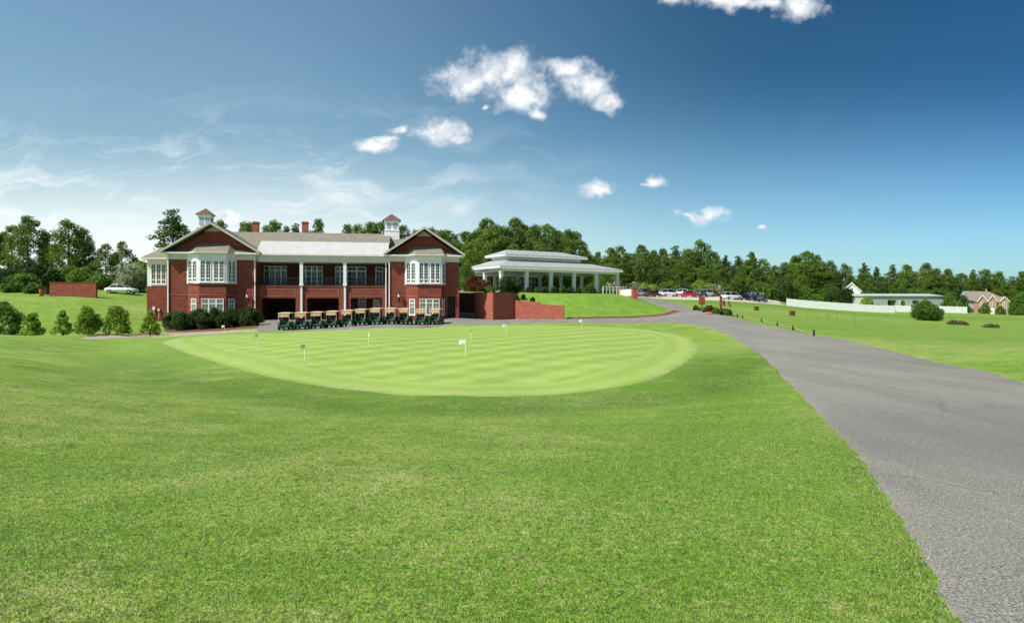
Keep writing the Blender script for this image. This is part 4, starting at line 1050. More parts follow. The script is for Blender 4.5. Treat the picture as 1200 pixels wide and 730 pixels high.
# golf pins on the green
def make_pin():
    o = empty('golf_pin')
    MB().tube([(0, 0, -.05), (0, 0, .78)], .012, 6).build('pole', M['white'], o)
    vs, fs = [], []
    for i in range(6):
        for j in range(4): vs.append((-i*.045, -.012*math.sin(i*.7), .78-j*.06-i*.006))
    fs = [(i*4+j, i*4+j+1, (i+1)*4+j+1, (i+1)*4+j) for i in range(5) for j in range(3)]
    MB().add(vs+[(v[0], v[1]+.006, v[2]) for v in vs], fs+[tuple(24+k for k in f[::-1]) for f in fs], True).build('flag', M['white'], o)
    MB().lathe((0, 0, .0), [(.055, .004), (.05, .006), (.0, .006)], 12).build('cup', M['dark'], o)
    return o
pin0 = make_pin(); tbl = {pin0.name: kids(pin0)}
wh = ['nearest the foundation shrubs', 'standing over from the garage mouth, second from the shrubs', 'with the darker flag, third from the shrubs', 'mid green, in front of the sixth cart', 'closest to the viewer with the largest flag', 'just behind the pin with the largest flag', 'in front of the corner retaining wall', 'at the drive side in front of the grass bank', 'at the far edge close to the carts']
for i, (px, py, s) in enumerate([(263,391.8,1.0),(301.8,407.6,1.0),(357.2,425.6,1.05),(432.2,407.3,1.0),(545.5,418.8,1.05),(552.3,400.2,.95),(593,393.6,1.0),(682,386.2,1.0),(411.5,389,.95)]):
    g = ground(px, py); o = pin0 if i == 0 else copy_tree(pin0, tbl)
    o.location = g; o.rotation_euler.z = [.2, 1.3, 1.1, 1.9, .1, 1.5, .3, .2, 1.0][i]; o.scale = (s*(1.0 if i != 4 else 1.25), s, s)
    tag(o, 'white golf pin with small flag, '+wh[i], 'golf pin', 'pins on the putting green')

# ------------------------------------------------------------------ cars
def make_car(kind, paint):
    """length along x, front at +x"""
    o = empty({'sedan': 'parked_car', 'suv': 'parked_suv', 'van': 'parked_van'}[kind])
    if kind == 'sedan': st_ = [(-2.3,.5,.72,.55),(-2.22,.34,.86,.76),(-1.7,.3,.96,.86),(-1.0,.28,.98,.9),(0,.28,.96,.91),(.9,.28,.93,.9),(1.6,.3,.86,.88),(2.1,.34,.74,.8),(2.32,.42,.6,.6)]; cab = [(-1.75,.95),(-1.05,1.38),(-.2,1.44),(.35,1.4),(1.15,.92)]
    elif kind == 'suv': st_ = [(-2.3,.5,1.0,.8),(-2.26,.42,1.08,.88),(-1.6,.34,1.08,.93),(0,.34,1.07,.94),(.9,.34,1.06,.93),(1.5,.36,1.02,.92),(2.1,.4,.92,.86),(2.32,.48,.75,.7)]; cab = [(-2.24,1.06),(-2.0,1.66),(-.6,1.76),(.3,1.7),(1.1,1.05)]
    else: st_ = [(-2.45,.5,.95,.85),(-2.4,.36,1.04,.92),(-1.6,.3,1.05,.96),(0,.3,1.03,.97),(1.0,.3,1.0,.95),(1.7,.32,.9,.9),(2.2,.38,.76,.82),(2.4,.45,.62,.65)]; cab = [(-2.36,1.02),(-2.2,1.66),(-.8,1.78),(.6,1.7),(1.7,.94)]
    n = 9; vs = []
    for x, z0, z1, w in st_:
        for (a, b) in ((-.86, 0), (-1, .35), (-1.0, .7), (-.93, .97), (-.5, 1.03), (.5, 1.03), (.93, .97), (1.0, .7), (1, .35), (.86, 0)): vs.append((x, a*w, z0+(z1-z0)*b))
    n = 10; b = MB(); m_ = len(st_)
    b.add(vs, [(i*n+k, i*n+(k+1) % n, (i+1)*n+(k+1) % n, (i+1)*n+k) for i in range(m_-1) for k in range(n)]+[tuple(range(n))[::-1], tuple(range((m_-1)*n, m_*n))], True)
    bd = b.build('body', paint, o)
    wb = max(s[3] for s in st_)
    base = [(x, wb*.93*(1 if i in (0, 4) else .9), z) for i, (x, z) in enumerate(cab)]
    g = MB(); vs = []
    xs = [c[0] for c in cab]; zs_ = [c[1] for c in cab]
    ring_b = [(cab[0][0], wb*.88, zs_[0]-.02), (cab[4][0], wb*.84, zs_[4]-.02)]
    P = [(cab[0][0], -wb*.88, zs_[0]-.05), (cab[4][0], -wb*.84, zs_[4]-.05), (cab[4][0], wb*.84, zs_[4]-.05), (cab[0][0], wb*.88, zs_[0]-.05),
         (cab[1][0], -wb*.72, zs_[1]), (cab[2][0], -wb*.74, zs_[2]), (cab[3][0], -wb*.72, zs_[3]), (cab[3][0], wb*.72, zs_[3]), (cab[2][0], wb*.74, zs_[2]), (cab[1][0], wb*.72, zs_[1])]
    g.add(P, [(0, 1, 6, 5, 4), (2, 3, 9, 8, 7), (1, 2, 7, 6), (3, 0, 4, 9), (4, 5, 8, 9), (5, 6, 7, 8)]); g.build('window', M['car_glass'], o)
    r = MB(); th = .035
    T = [(x_, y_*1.03, z+.0) for x_, y_, z in P[4:10]]
    r.add([(p[0], p[1], p[2]+.004) for p in T]+[(p[0], p[1]*.97, p[2]+th) for p in T], [(6, 7, 10, 11), (7, 8, 9, 10), (0, 1, 7, 6), (1, 2, 8, 7), (2, 3, 9, 8), (3, 4, 10, 9), (4, 5, 11, 10), (5, 0, 6, 11)])
    for s in (-1, 1):
        for (pa, pb) in ((P[0], P[4]), (P[1], P[6])):
            r.tube([(pa[0], s*abs(pa[1]), pa[2]), (pb[0], s*abs(pb[1])*1.01, pb[2]+.01)], .035, 5)
        xm = (cab[1][0]+cab[3][0])/2; r.tube([(xm, s*wb*.9, zs_[0]-.03), (xm, s*wb*.755, zs_[2]-.01)], .035, 5)
    r.build('roof', paint, o)
    xf, xr = 1.42 if kind != 'van' else 1.5, -1.42
    def whl(x, s):
        t_ = MB(); nn = 18; rr, w_ = (.33 if kind == 'sedan' else .37), .2; y = s*(wb-.1)
        prof = [(rr*.6, -w_/2), (rr*.94, -w_/2), (rr, -w_*.3), (rr, w_*.3), (rr*.94, w_/2), (rr*.6, w_/2)]
        v = [(x+a*math.cos(2*math.pi*k/nn), y+q, rr+a*math.sin(2*math.pi*k/nn)) for a, q in prof for k in range(nn)]
        t_.add(v, [(i*nn+k, i*nn+(k+1) % nn, (i+1)*nn+(k+1) % nn, (i+1)*nn+k) for i in range(5) for k in range(nn)], True)
        w_o = t_.build('wheel', M['rubber'], o)
        rb = MB(); v = [(x+rr*.62*math.cos(2*math.pi*k/nn), y+q, rr+rr*.62*math.sin(2*math.pi*k/nn)) for q in (-.085, .085) for k in range(nn)]
        rb.add(v, [tuple(range(nn)), tuple(range(nn, 2*nn))[::-1]]+[(k, (k+1) % nn, nn+(k+1) % nn, nn+k) for k in range(nn)]); rb.build('rim', M['rim'], w_o)
    for x in (xf, xr):
        for s in (-1, 1): whl(x, s)
    xe = st_[-2][0]; xb = st_[1][0]
    for s in (-1, 1):
        MB().box(xe-.02, xe+.1, s*.58-.14, s*.58+.14, st_[-2][2]-.2, st_[-2][2]-.06).build('headlight', M['lamp_glass_clear'], o, .02)
        MB().box(xb-.03, xb+.05, s*.68-.11, s*.68+.11, st_[1][2]-.26, st_[1][2]-.08).build('tail_light', M['red_glass'], o, .02)
    return o
cars = [ # px, py base, Y, kind, paint, yaw deg, label
 (142.5,344.6,105,'sedan','car_white',4,'white saloon car parked on the upper level between brick wall and clubhouse'),
 (750,349.6,150,'sedan','car_silver',35,'silver car parked beside the gate wall pillar'),
 (757,349.2,153,'suv','car_black',40,'black parked vehicle between silver and maroon cars near the gate wall'),
 (764.5,349.3,150,'sedan','car_darkred',28,'maroon car parked near the gate wall, end of its cluster'),
 (784.5,350.2,158,'van','car_white',12,'white van parked at the near end of the lot, next to another white vehicle'),
 (797,350.2,166,'suv','car_white',150,'white parked vehicle partly behind the red car'),
 (808,351.8,156,'sedan','car_red',14,'bright red car in the parking lot'),
 (815.5,350.2,170,'sedan','car_silver',30,'silver car behind the bright red car'),
 (821.5,352,158,'suv','car_blue',55,'dark blue vehicle between the red car and a white van'),
 (828,351.2,164,'van','car_white',35,'white van just past the dark blue vehicle, above the red sign'),
 (835,350.8,168,'sedan','car_black',60,'black car at the edge of the gap between two groups of cars'),
 (857.5,353.6,150,'van','car_white',18,'large white van first in the second group of cars, behind the tall wooden post'),
 (872,354.4,154,'sedan','car_black',25,'black car beside the large white van'),
 (880,353.6,162,'suv','car_silver',120,'silver vehicle in the middle of the second group of cars'),
 (886,355,154,'sedan','car_blue',30,'dark blue car low in the second group of cars'),
 (893,355.4,152,'suv','car_black',60,'black vehicle last in the second group of cars'),
 (891,352.8,166,'suv','car_white',75,'white vehicle parked behind the last black one'),
]
for px, py, Y, kd, pn, yaw, lb in cars:
    Y = Y if Y == 105 else Y+7
    x = (px-CX)/F*Y; o = make_car(kd, M[pn]); o.location = (x, Y, h1(x, Y)+.0); o.rotation_euler.z = R(yaw)
    tag(o, lb, 'car', None if Y < 110 else 'cars in the parking lot')

# ------------------------------------------------------------------ left bank: wall, shrubs, service items
x0, y0, _ = at(58, 0, 97); x1, _, _ = at(112.5, 0, 97); z0 = h1((x0+x1)/2, 97)
o = empty('brick_enclosure', ((x0+x1)/2, 97, z0), 0, 'plain red brick enclosure wall standing on top of the grass bank', 'wall'); hw = (x1-x0)/2
MB().box(-hw, hw, 0, .35, -.8, 2.0).box(-hw, -hw+.35, .352, 4, -.8, 2.0).build('brick_wall', M['brick'], o)
MB().box(-hw-.05, hw+.05, -.06, .4, 2.002, 2.09).box(-hw-.05, -hw+.4, .402, 4.05, 2.002, 2.09).build('coping', M['brick'], o)
x, yy, z = at(48.5, 0, 97)
o = empty('waste_bin', (x, yy, h1(x, yy)), .3, 'orange-brown cylindrical bin beside the brick enclosure', 'bin')
MB().lathe((0, 0, 0), [(.0, 0), (.24, 0), (.28, .7), (.3, .95), (.28, .98), (.0, .98)], 14).build('drum', simple('orange_drum', (.5, .16, .05), .6, .3), o)
MB().lathe((0, 0, .985), [(.31, 0), (.27, .12), (0, .18)], 14).build('lid', M['dark'], o)
x, yy, z = at(53.5, 0, 99); o = empty('gate_post', (x, yy, h1(x, yy)), 0, 'short dark box standing close against the end of the brick enclosure', 'equipment')
MB().box(-.4, .4, -.3, .3, 0, 1.05).build('cabinet', M['iron'], o, .03); MB().box(-.44, .44, -.34, .34, 1.052, 1.12).build('lid', M['iron'], o)
for px, py, Y, hh, lb in ((26, 391.5, 66, .42, 'short white utility pipe on the lawn between first two shrubs'), (15, 391, 66, .16, 'flat pale concrete cover on the lawn beside the first shrub')):
    x = (px-CX)/F*Y
    o = MB().lathe((0, 0, 0), [(0, -.05), (.09 if hh > .3 else .7, -.05), (.09 if hh > .3 else .7, hh), (.11 if hh > .3 else .6, hh+.02), (0, hh+.04)], 14).build('utility_pipe' if hh > .3 else 'concrete_cover', M['concrete'] if hh < .3 else M['white'])
    o.location = (x, Y, h1(x, Y)); tag(o, lb, 'utility')
rowl = [(5,392.5,64,3.0,3.3,'shrub','round','big dark shrub cut by the picture edge, first of the lawn row'),
        (37.5,393,62,1.75,2.15,'shrub_bright','wild','small bright green shrub second in the lawn row'),
        (73.5,394.5,60.5,1.65,2.4,'shrub_bright','cone','narrow upright bright shrub third in the lawn row'),
        (103.5,394,61,2.5,2.6,'shrub_bright','wild','broad bushy green shrub fourth in the lawn row'),
        (137,393,62,2.7,2.7,'shrub_bright','wild','widest bright green shrub fifth in the lawn row'),
        (176,390.5,67,1.7,2.7,'shrub_bright','cone','slim bright shrub in front of the set-back brick end wall')]
for px, py, Y, w_, h_, mt_, sh, lb in rowl:
    x = (px-CX)/F*Y; shrub(x, Y, w_*1.12, h_, M[mt_], lb, 'shrubs in a row along the lawn edge', shape=sh, seed=int(px)+3, leaf=.07, dens=1.35, rs=.72)
fl_ = ['first foundation shrub at the corner of the clubhouse', 'second foundation shrub, a little in front of the corner one', 'foundation shrub beneath the narrow lower window', 'foundation shrub in front of the first bay face', 'foundation shrub under the triple window', 'foundation shrub below the middle of the wide bay', 'foundation shrub under the far side of the bay', 'foundation shrub past the bay, under the lantern', 'last and largest foundation shrub beside the garage mouth', 'rear foundation shrub seen between two in front']
for i, (px, Y, w_, h_) in enumerate([(203,77.5,2.3,2.1),(213.5,75.5,2.3,2.2),(228,77.5,2.2,2.0),(240,76,2.2,2.0),(251,77,2.3,2.3),(262,76.6,2.0,1.9),(270,78.5,2.2,2.2),(281,78.6,2.1,2.1),(293.5,78.2,2.5,2.3),(233,78.8,2.2,2.2)]):
    x = (px-CX)/F*Y; shrub(x, Y, w_, h_*.9, M['shrub_dark'], 'dark '+fl_[i], 'dark shrubs along the clubhouse foundation', seed=50+i, leaf=.065, dens=1.35)

# ------------------------------------------------------------------ things along the road and the range
def make_rope_post():
    o = empty('rope_post'); MB().box(-.045, .045, -.045, .045, -.1, .34).build('post', M['postwood'], o, .01)
    MB().lathe((0, 0, .34), [(.04, 0), (.04, .03), (.025, .05), (0, .055)], 8).build('cap', M['iron'], o); return o
rp0 = make_rope_post(); tblr = {rp0.name: kids(rp0)}
posts = []
pl_ = ['at the far start of the roped edge', 'second along the roped edge from the planting bed', 'third along the roped edge from the planting bed', 'fourth along the roped edge from the planting bed', 'fifth along the roped edge, before the last', 'last of the roped edge, where the road curves closest']
for i, (px, py) in enumerate([(864,372.5),(870.5,373.5),(892.5,377.6),(911,382.2),(929.5,387.3),(953.7,393.7)]):
    g = ground(px, py); o = rp0 if i == 0 else copy_tree(rp0, tblr); o.location = g; o.scale = (1.15, 1.15, 1); posts.append(g)
    tag(o, 'short dark wooden rope post '+pl_[i], 'post', 'rope posts beside the road')
for i, (a_, b_) in enumerate(zip(posts[1:-1], posts[2:])):
    P = []
    for t_ in np.linspace(0, 1, 11):
        x, yy = a_[0]+(b_[0]-a_[0])*t_, a_[1]+(b_[1]-a_[1])*t_; z = a_[2]+(b_[2]-a_[2])*t_+.3-.2*4*t_*(1-t_)*.9
        P.append((x, yy, max(z, h1(x, yy)+.05)))
    o = MB().tube(P, .022, 6).build('rope', M['rope']); tag(o, 'pale rope sagging between the '+['second and third', 'third and fourth', 'fourth and fifth', 'fifth and last'][i]+' rope posts', 'rope', 'ropes between the short posts')
# sign, tall post, planting bed
g = ground(822.5, 365)
o = empty('road_sign', g, R(-8), 'square dark red sign board on a post above the planting bed', 'sign')
MB().box(-.06, .06, -.06, .06, -.1, 1.9).build('post', M['postwood'], o)
MB().box(-.42, .42, -.1, -.062, .95, 1.95).box(-.47, .47, -.12, -.06, 1.95, 2.03).build('board', M['soil_red'], o, .01)
g = ground(824.5, 366.2); o = empty('green_bin', g, 0, 'small dark green bin at the foot of the red sign', 'bin')
MB().lathe((0, 0, 0), [(0, 0), (.16, 0), (.2, .62), (0, .62)], 12).build('drum', simple('dark_green', (.01, .06, .03), .5, .4), o); MB().lathe((0, 0, .622), [(.21, 0), (.17, .08), (0, .11)], 12).build('lid', M['iron'], o)
g = ground(844.8, 368.5); o = empty('wooden_post', g, 0, 'tall reddish brown wooden post standing in the planting bed', 'post')
MB().box(-.13, .13, -.13, .13, -.1, 2.1).build('shaft', M['wood'], o, .02); MB().add([(-.17, -.17, 2.102), (.17, -.17, 2.102), (.17, .17, 2.102), (-.17, .17, 2.102), (0, 0, 2.28)], [(0, 1, 4), (1, 2, 4), (2, 3, 4), (3, 0, 4), (3, 2, 1, 0)]).build('cap', M['wood'], o)
for i, (px, py, w_, h_, mt_, lb) in enumerate([(815,363.5,.8,.7,'shrub_red','small red-brown plant at the far end of the planting bed'),(819,364,.6,.5,'shrub','tiny green plant beside the sign post'),(829,365.6,.9,.85,'shrub_red','reddish plant between sign and tall post'),
      (832.5,366.8,1.0,.95,'shrub_red','taller red shrub in the middle of the planting bed'),(838.5,368,1.1,.75,'shrub','green shrub just before the tall wooden post'),(848,369,.9,.75,'shrub_dark','dark green shrub just after the tall wooden post'),(852.5,369.4,1.1,.75,'shrub','low green shrub at the road end of the planting bed')]):
    g = ground(px, py); shrub(g[0], g[1], w_, h_, M[mt_], lb, 'plants in the planting bed by the road', leaf=.05, name='bedding_shrub', seed=80+i)
g = ground(831.5, 368.8); o = MB().add(*(lambda n: ([(math.cos(a)*.42*(1+.2*math.sin(3*a)), math.sin(a)*.3, z) for z in (-.1, .12) for a in np.linspace(0, 6.283, n+1)[:-1]]+[(math.cos(a)*.25, math.sin(a)*.18, .3+.05*math.sin(2*a)) for a in np.linspace(0, 6.283, n+1)[:-1]], [(j*n+k, j*n+(k+1) % n, (j+1)*n+(k+1) % n, (j+1)*n+k) for j in range(2) for k in range(n)]+[tuple(range(2*n, 3*n))]))(9)).build('boulder', simple('red_rock', (.38, .16, .12), .9, .1, .2, 4)); o.location = g
tag(o, 'reddish boulder in the planting bed in front of the shrubs', 'rock')
# bag stands and tee boxes on the range
def golf_bag(px, py, m_, lb):
    g = ground(px, py); o = empty('golf_bag', g, random.uniform(0, 3), lb, 'golf bag')
    MB().tube([(0, 0, .05), (.05, .1, .5), (.1, .22, .95)], [.15, .15, .17], 10).build('bag', m_, o)
    c = MB()
    for k in range(5): a = k*1.25; c.tube([(.1+.07*math.cos(a), .22+.07*math.sin(a), .9), (.13+.1*math.cos(a), .3+.1*math.sin(a), 1.2)], .012, 4)
    c.build('club_heads', M['rim'], o)
    for s in (-1, 1): MB().tube([(.08, .2, .8), (.2*s, -.3, 0)], .014, 5).build('leg', M['iron'], o)
golf_bag(848.5, 358.6, M['black_vinyl'], 'black golf bag standing on the range just past the tall wooden post')
golf_bag(855.5, 359.8, M['soil_red'], 'red-brown golf bag leaning on the range beside the black bag')
for px, py, lb in ((886.5, 364.2, 'brown wooden tee box on the range, the one closer to the parked cars'), (928.5, 370.2, 'brown wooden tee box on the range, the one closer to the road')):
    g = ground(px, py); o = empty('tee_box', g, R(8), lb, 'tee box', 'brown boxes on the driving range')
    b = MB()
    for k in range(4): b.box(-.3, .3, -.26, -.22, .1+k*.14, .22+k*.14); b.box(-.3, .3, .22, .26, .1+k*.14, .22+k*.14); b.box(-.3, -.26, -.22, .22, .1+k*.14, .22+k*.14); b.box(.26, .3, -.22, .22, .1+k*.14, .22+k*.14)
    b.box(-.27, .27, -.22, .22, .08, .55)
    b.build('crate', M['wood'], o); MB().box(-.33, .33, -.29, .29, .662, .7).build('top', M['wood'], o)
    for sx in (-.25, .25):
        for sy in (-.2, .2): MB().box(sx-.03, sx+.03, sy-.03, sy+.03, -.05, .08).build('leg', M['wood'], o)
for i, (px, py, h_) in enumerate([(902.5,355.5,1.9),(945.5,372.2,.9),(970.5,376.5,.9),(1001.5,379.2,.9),(981,377.2,.7)]):
    g = ground(px, py); o = MB().tube([(0, 0, -.1), (0, 0, h_)], .035 if i == 0 else .018, 6).build('marker_stake', M['postwood']); o.location = g
    tag(o, ['dark tall post at the edge of the gravel lot', 'thin dark stake on the range, closest to the tee box', 'thin dark stake second along the range', 'thin dark stake farthest along the range', 'shortest thin stake in the middle of the range'][i], 'stake')
# white fence
def fence(name, q0, q1, h0, n, lb):
    x0, y0 = (q0[0]-CX)/F*q0[1], q0[1]; x1, y1 = (q1[0]-CX)/F*q1[1], q1[1]
    ln = math.hypot(x1-x0, y1-y0); o = empty(name, (x0, y0, h1(x0, y0)), math.atan2(y1-y0, x1-x0), lb, 'fence')
    hz = lambda t_: h1(x0+(x1-x0)*t_, y0+(y1-y0)*t_)-h1(x0, y0)
    b = MB()
    for i in range(n):
        a0, a1 = ln*i/n, ln*(i+1)/n; z = max(hz(i/n), hz((i+1)/n))
        za, zb_ = hz(i/n), hz((i+1)/n); nb = 3
        for k in range(nb):
            u0, u1 = a0+(a1-a0)*k/nb, a0+(a1-a0)*(k+1)/nb; zk = za+(zb_-za)*(k+.5)/nb
            b.box(u0+(.06 if k == 0 else 0), u1-(.06 if k == nb-1 else .012), -.03, .03, zk-.7, zk+h0)
    b.build('board_panel', M['white'], o)
    for i in range(n+1):
        z = hz(i/n); MB().box(ln*i/n-.06, ln*i/n+.06, -.045, .045, z-.6, z+h0+.05).add([(ln*i/n+sx, sy, z+h0+.052) for sx, sy in ((-.07, -.06), (.07, -.06), (.07, .06), (-.07, .06))]+[(ln*i/n, 0, z+h0+.12)], [(0, 1, 4), (1, 2, 4), (2, 3, 4), (3, 0, 4), (3, 2, 1, 0)]).build('post', M['white'], o)
fence('white_fence', (922, 170), (1048, 173), 1.85, 13, 'long white board fence along the far side of the driving range')
fence('white_fence', (1050, 186), (1133, 187), 1.75, 8, 'shorter white board fence continuing behind the round bush')
# warehouse shed
x0, y0 = (1013-CX)/F*205, 205.; x1, y1 = (1105.5-CX)/F*210, 210.; ln = math.hypot(x1-x0, y1-y0); z0 = h1(x0, y0)
o = empty('maintenance_shed', (x0, y0, z0), math.atan2(y1-y0, x1-x0), 'long low pale grey-green metal shed behind the white fence', 'building')
zt = EYE+(355-347.3)*205/F-z0
d0 = ln*.29; d1 = ln*.40
s = MB(); s.box(0, d0, 0, 12, -1.5, zt); s.box(d1, ln, 0, 12, -1.5, zt); s.box(d0, d1, 0, 12, zt-1.1, zt); s.box(d0, d1, 3, 12, -1.5, zt-1.1)
for k in range(40): s.box(.3+k*(ln-.6)/40, .36+k*(ln-.6)/40, -.04, -.001, .2, zt-.35) if not (d0-.3 < .3+k*(ln-.6)/40 < d1+.2) else None
s.build('metal_wall', M['siding_grey'], o)
MB().box(-.35, ln+.35, -.35, 12.4, zt+.002, zt+.16).uprism([(-.4, zt+.162), (12.4, zt+.162), (6, zt+.9)], -.4, ln+.4).build('roof', M['metal_roof'], o)
MB().box(d0+.1, d1-.1, 2.9, 2.98, -.5, zt-1.2).build('roller_door', M['dark'], o)
MB().box(ln*.6, ln*.68, -.06, -.003, zt-2.2, zt-1.2).build('window', M['glass'], o)
MB().box(ln*.43, ln*.455, -.05, -.003, -.2, zt-1.3).build('door', M['white'], o)
for px, Y, w_, h_, lb in ((1027, 196, 1.6, 1.9, 'white box van body parked behind the long fence before the shed'),):
    x = (px-CX)/F*Y; o = make_car('van', M['car_white']); o.location = (x, Y, h1(x, Y)); o.rotation_euler.z = R(10); tag(o, 'white van half hidden between long fence and metal shed', 'van')
# brick house on the right
def house():
    Y = 236.; x0 = (1143-CX)/F*Y; z0 = EYE-(367.5-HZ)*Y/F; W_ = 9.9; o = empty('brick_house', (x0, Y, z0), R(-6), 'orange brick house with a blue side wall and three gables beyond the range', 'house')
    eh = 4.6
    MB().box(0, W_, 0, 9, -2, eh).build('brick_wall', M['housebrick'], o)
    MB().box(-1.6, -.002, 1.5, 8.6, -2, eh).add([(-1.6, 1.5, eh), (-1.6, 8.6, eh), (-1.6, 5, eh+2.9), (-.5, 1.5, eh), (-.5, 8.6, eh), (-.5, 5, eh+2.9)], [(0, 2, 1), (0, 3, 5, 2), (1, 2, 5, 4), (3, 4, 5)]).build('side_wall', M['siding_blue'], o)
    MB().add([(-1.9, .9, eh-.1), (W_+.3, -.3, eh-.1), (W_+.3, 9.3, eh-.1), (-1.9, 9.2, eh-.1), (-1.2, 5, eh+3.3), (W_-2.8, 5, eh+3.1)], [(0, 1, 5, 4), (1, 2, 5), (2, 3, 4, 5), (3, 0, 4), (3, 2, 1, 0)]).build('roof', M['shingle_house'], o)
    for gx, w2, top, dep in ((1.5, 1.75, 2.1, -1.2), (5.0, 1.7, 2.0, -.8), (8.6, 1.7, 1.5, -1.3)):
        g = MB().box(gx-w2+.25, gx+w2-.25, dep, -.002, -2, eh-.4); g.vprism([(gx-w2+.25, eh-.4), (gx+w2-.25, eh-.4), (gx, eh-.4+top)], dep, 2.5); g.build('gable_brick', M['housebrick'], o)
        r = MB()
        for s in (-1, 1):
            P = [(gx+s*w2, eh-.55), (gx, eh-.35+top), (gx, eh-.2+top), (gx+s*w2, eh-.38)]; r.vprism(P if s == -1 else P[::-1], dep-.25, 3.2)
        r.build('roof', M['shingle_house'], o)
        r = MB()
        for s in (-1, 1):
            P = [(gx+s*w2, eh-.75), (gx, eh-.55+top), (gx, eh-.18+top), (gx+s*w2, eh-.36)]; r.vprism(P if s == -1 else P[::-1], dep-.33, dep-.252)
        r.build('bargeboard', M['white'], o)
        window(o, (0, dep), 0, gx-.6, gx+.6, 2.7, 4.1, 2, 3)
        window(o, (0, dep), 0, gx-.8, gx+.8, .5, 1.9, 2, 3) if gx != 5.0 else MB().box(gx-.7, gx+.7, dep-.06, dep-.002, -.5, 2.0).build('door', M['white'], o)
    MB().box(6.6, 6.9, 5.6, 6.2, eh+2.5, eh+4.0).build('chimney', M['housebrick'], o)
house()
# white gabled house in the trees
Y = 232.; x0 = (998-CX)/F*Y; z0 = EYE-(353.5-HZ)*Y/F; o = empty('white_house', (x0, Y, z0), R(-25), 'white gabled house with a dark roof half hidden in the tree line', 'house')
MB().box(-2.7, 2.7, 0, 9, -1, 3.6).vprism([(-2.7, 3.6), (2.7, 3.6), (0, 6.3)], 0, 9).build('timber_wall', M['white'], o)
r = MB()
for s in (-1, 1):
    P = [(s*3.05, 3.3), (0, 6.36), (0, 6.54), (s*3.05, 3.48)]; r.vprism(P if s == -1 else P[::-1], -.4, 9.4)
r.box(-7.5, -3.2, 2, 8, -1, 3.0); r.build('roof', simple('charcoal_roof', (.06, .065, .08), .8, .2), o)
r = MB()
for s in (-1, 1):
    P = [(s*3.1, 3.15), (0, 6.2), (0, 6.58), (s*3.1, 3.5)]; r.vprism(P if s == -1 else P[::-1], -.5, -.402)
r.build('bargeboard', M['white'], o); window(o, (0, 0), 0, -.6, .6, 3.2, 4.8, 2, 3); window(o, (0, 0), 0, .9, 2.2, .6, 2.4, 2, 3)
print('things', time.time()-T0)

# ------------------------------------------------------------------ trees
ORD = 'first second third fourth fifth sixth seventh eighth ninth tenth eleventh twelfth thirteenth fourteenth fifteenth sixteenth seventeenth eighteenth nineteenth twentieth'.split()
ORD += ['twenty-'+q for q in ORD[:9]]+['thirtieth']+['thirty-'+q for q in ORD[:9]]
def plant(px, top, Y, kind, width=1.0, label=None, group=None, var=None):
    x = (px-CX)/F*Y; z = h1(x, Y); hgt = EYE+(HZ-top)*Y/F-z
    return tree(kind, x, Y, max(hgt, 1.5), width, label, 'tree', group, var, z)
# cluster behind the brick enclosure
for px, top, Y, kd, wd, lb in [
    (14,262,128,'oak',.95,'dark broadleaf tree at the picture edge behind the grass bank'),(33,251,124,'oak',1.0,'tallest broad tree of the cluster behind the brick enclosure'),(56,275,132,'tall',1.1,'shorter tree filling the gap behind the brick enclosure'),
    (80,256,122,'tall',1.35,'tall narrow-crowned tree standing over the brick enclosure'),(98,266,126,'oak',.85,'rounded tree just past the brick enclosure'),(124,284,122,'oak',1.0,'mid-height tree between enclosure and clubhouse'),
    (143,281,127,'oak',.95,'airy tree above the white saloon car'),(158,300,130,'oak',1.0,'low tree beside the clubhouse end roof'),(-20,255,126,'oak',1,'tree mostly beyond the picture edge'),(108,300,128,'oak',1.1,'dark low tree behind the enclosure end'),(-45,262,120,'oak',1.1,'broad tree wholly at the picture edge')]:
    if px > -30: plant(px, top, Y, kd, wd, lb, 'trees behind the brick enclosure')
for i, (px, top, Y, w_, mt_, lb) in enumerate([
    (8,318,112,7,'shrub_dark','large dark bush at the picture edge on the bank top'),(27,322,106,5,'shrub','green bush behind the bank, second from the picture edge'),(45,313,113,7,'shrub_dark','large dark bush just before the enclosure'),(63,318,114,6,'shrub_dark','dark bush rising behind the enclosure wall start'),
    (40,334,101,3.4,'shrub','lower green bush beside the orange-brown bin'),(82,314,116,6,'shrub','bush above the middle of the enclosure wall'),(100,316,114,6,'shrub','bush above the end of the enclosure wall'),(118,323,111,5,'shrub','bush just behind the bonnet of the saloon car'),(14,332,102,3.4,'shrub','small bush on the bank top near the picture edge'),
    (134,328,113,4,'shrub','rounded bush behind the saloon car roof'),(-8,325,104,5,'shrub_dark','dark bush at the very picture edge')]):
    x, yy, z = at(px, 350, Y); zg = h1(x, yy); shrub(x, yy, w_, EYE+(HZ-top)*Y/F-zg, M[mt_], lb, 'bushes on top of the grass bank', name='bush', z=zg, leaf=.16, dens=1.8, seed=200+i)
x, yy, _ = at(151, 0, 110); shrub(x, yy, 5.2, 4.3, M['myrtle'], 'pale white-flowering shrub above the tail of the saloon car', name='flowering_shrub', leaf=.12, dens=1.6, seed=9)
x, yy, _ = at(166, 0, 113); shrub(x, yy, 5, 4.6, M['shrub_bright'], 'bright green bush against the clubhouse end', name='bush', leaf=.13, dens=1.6, seed=10)
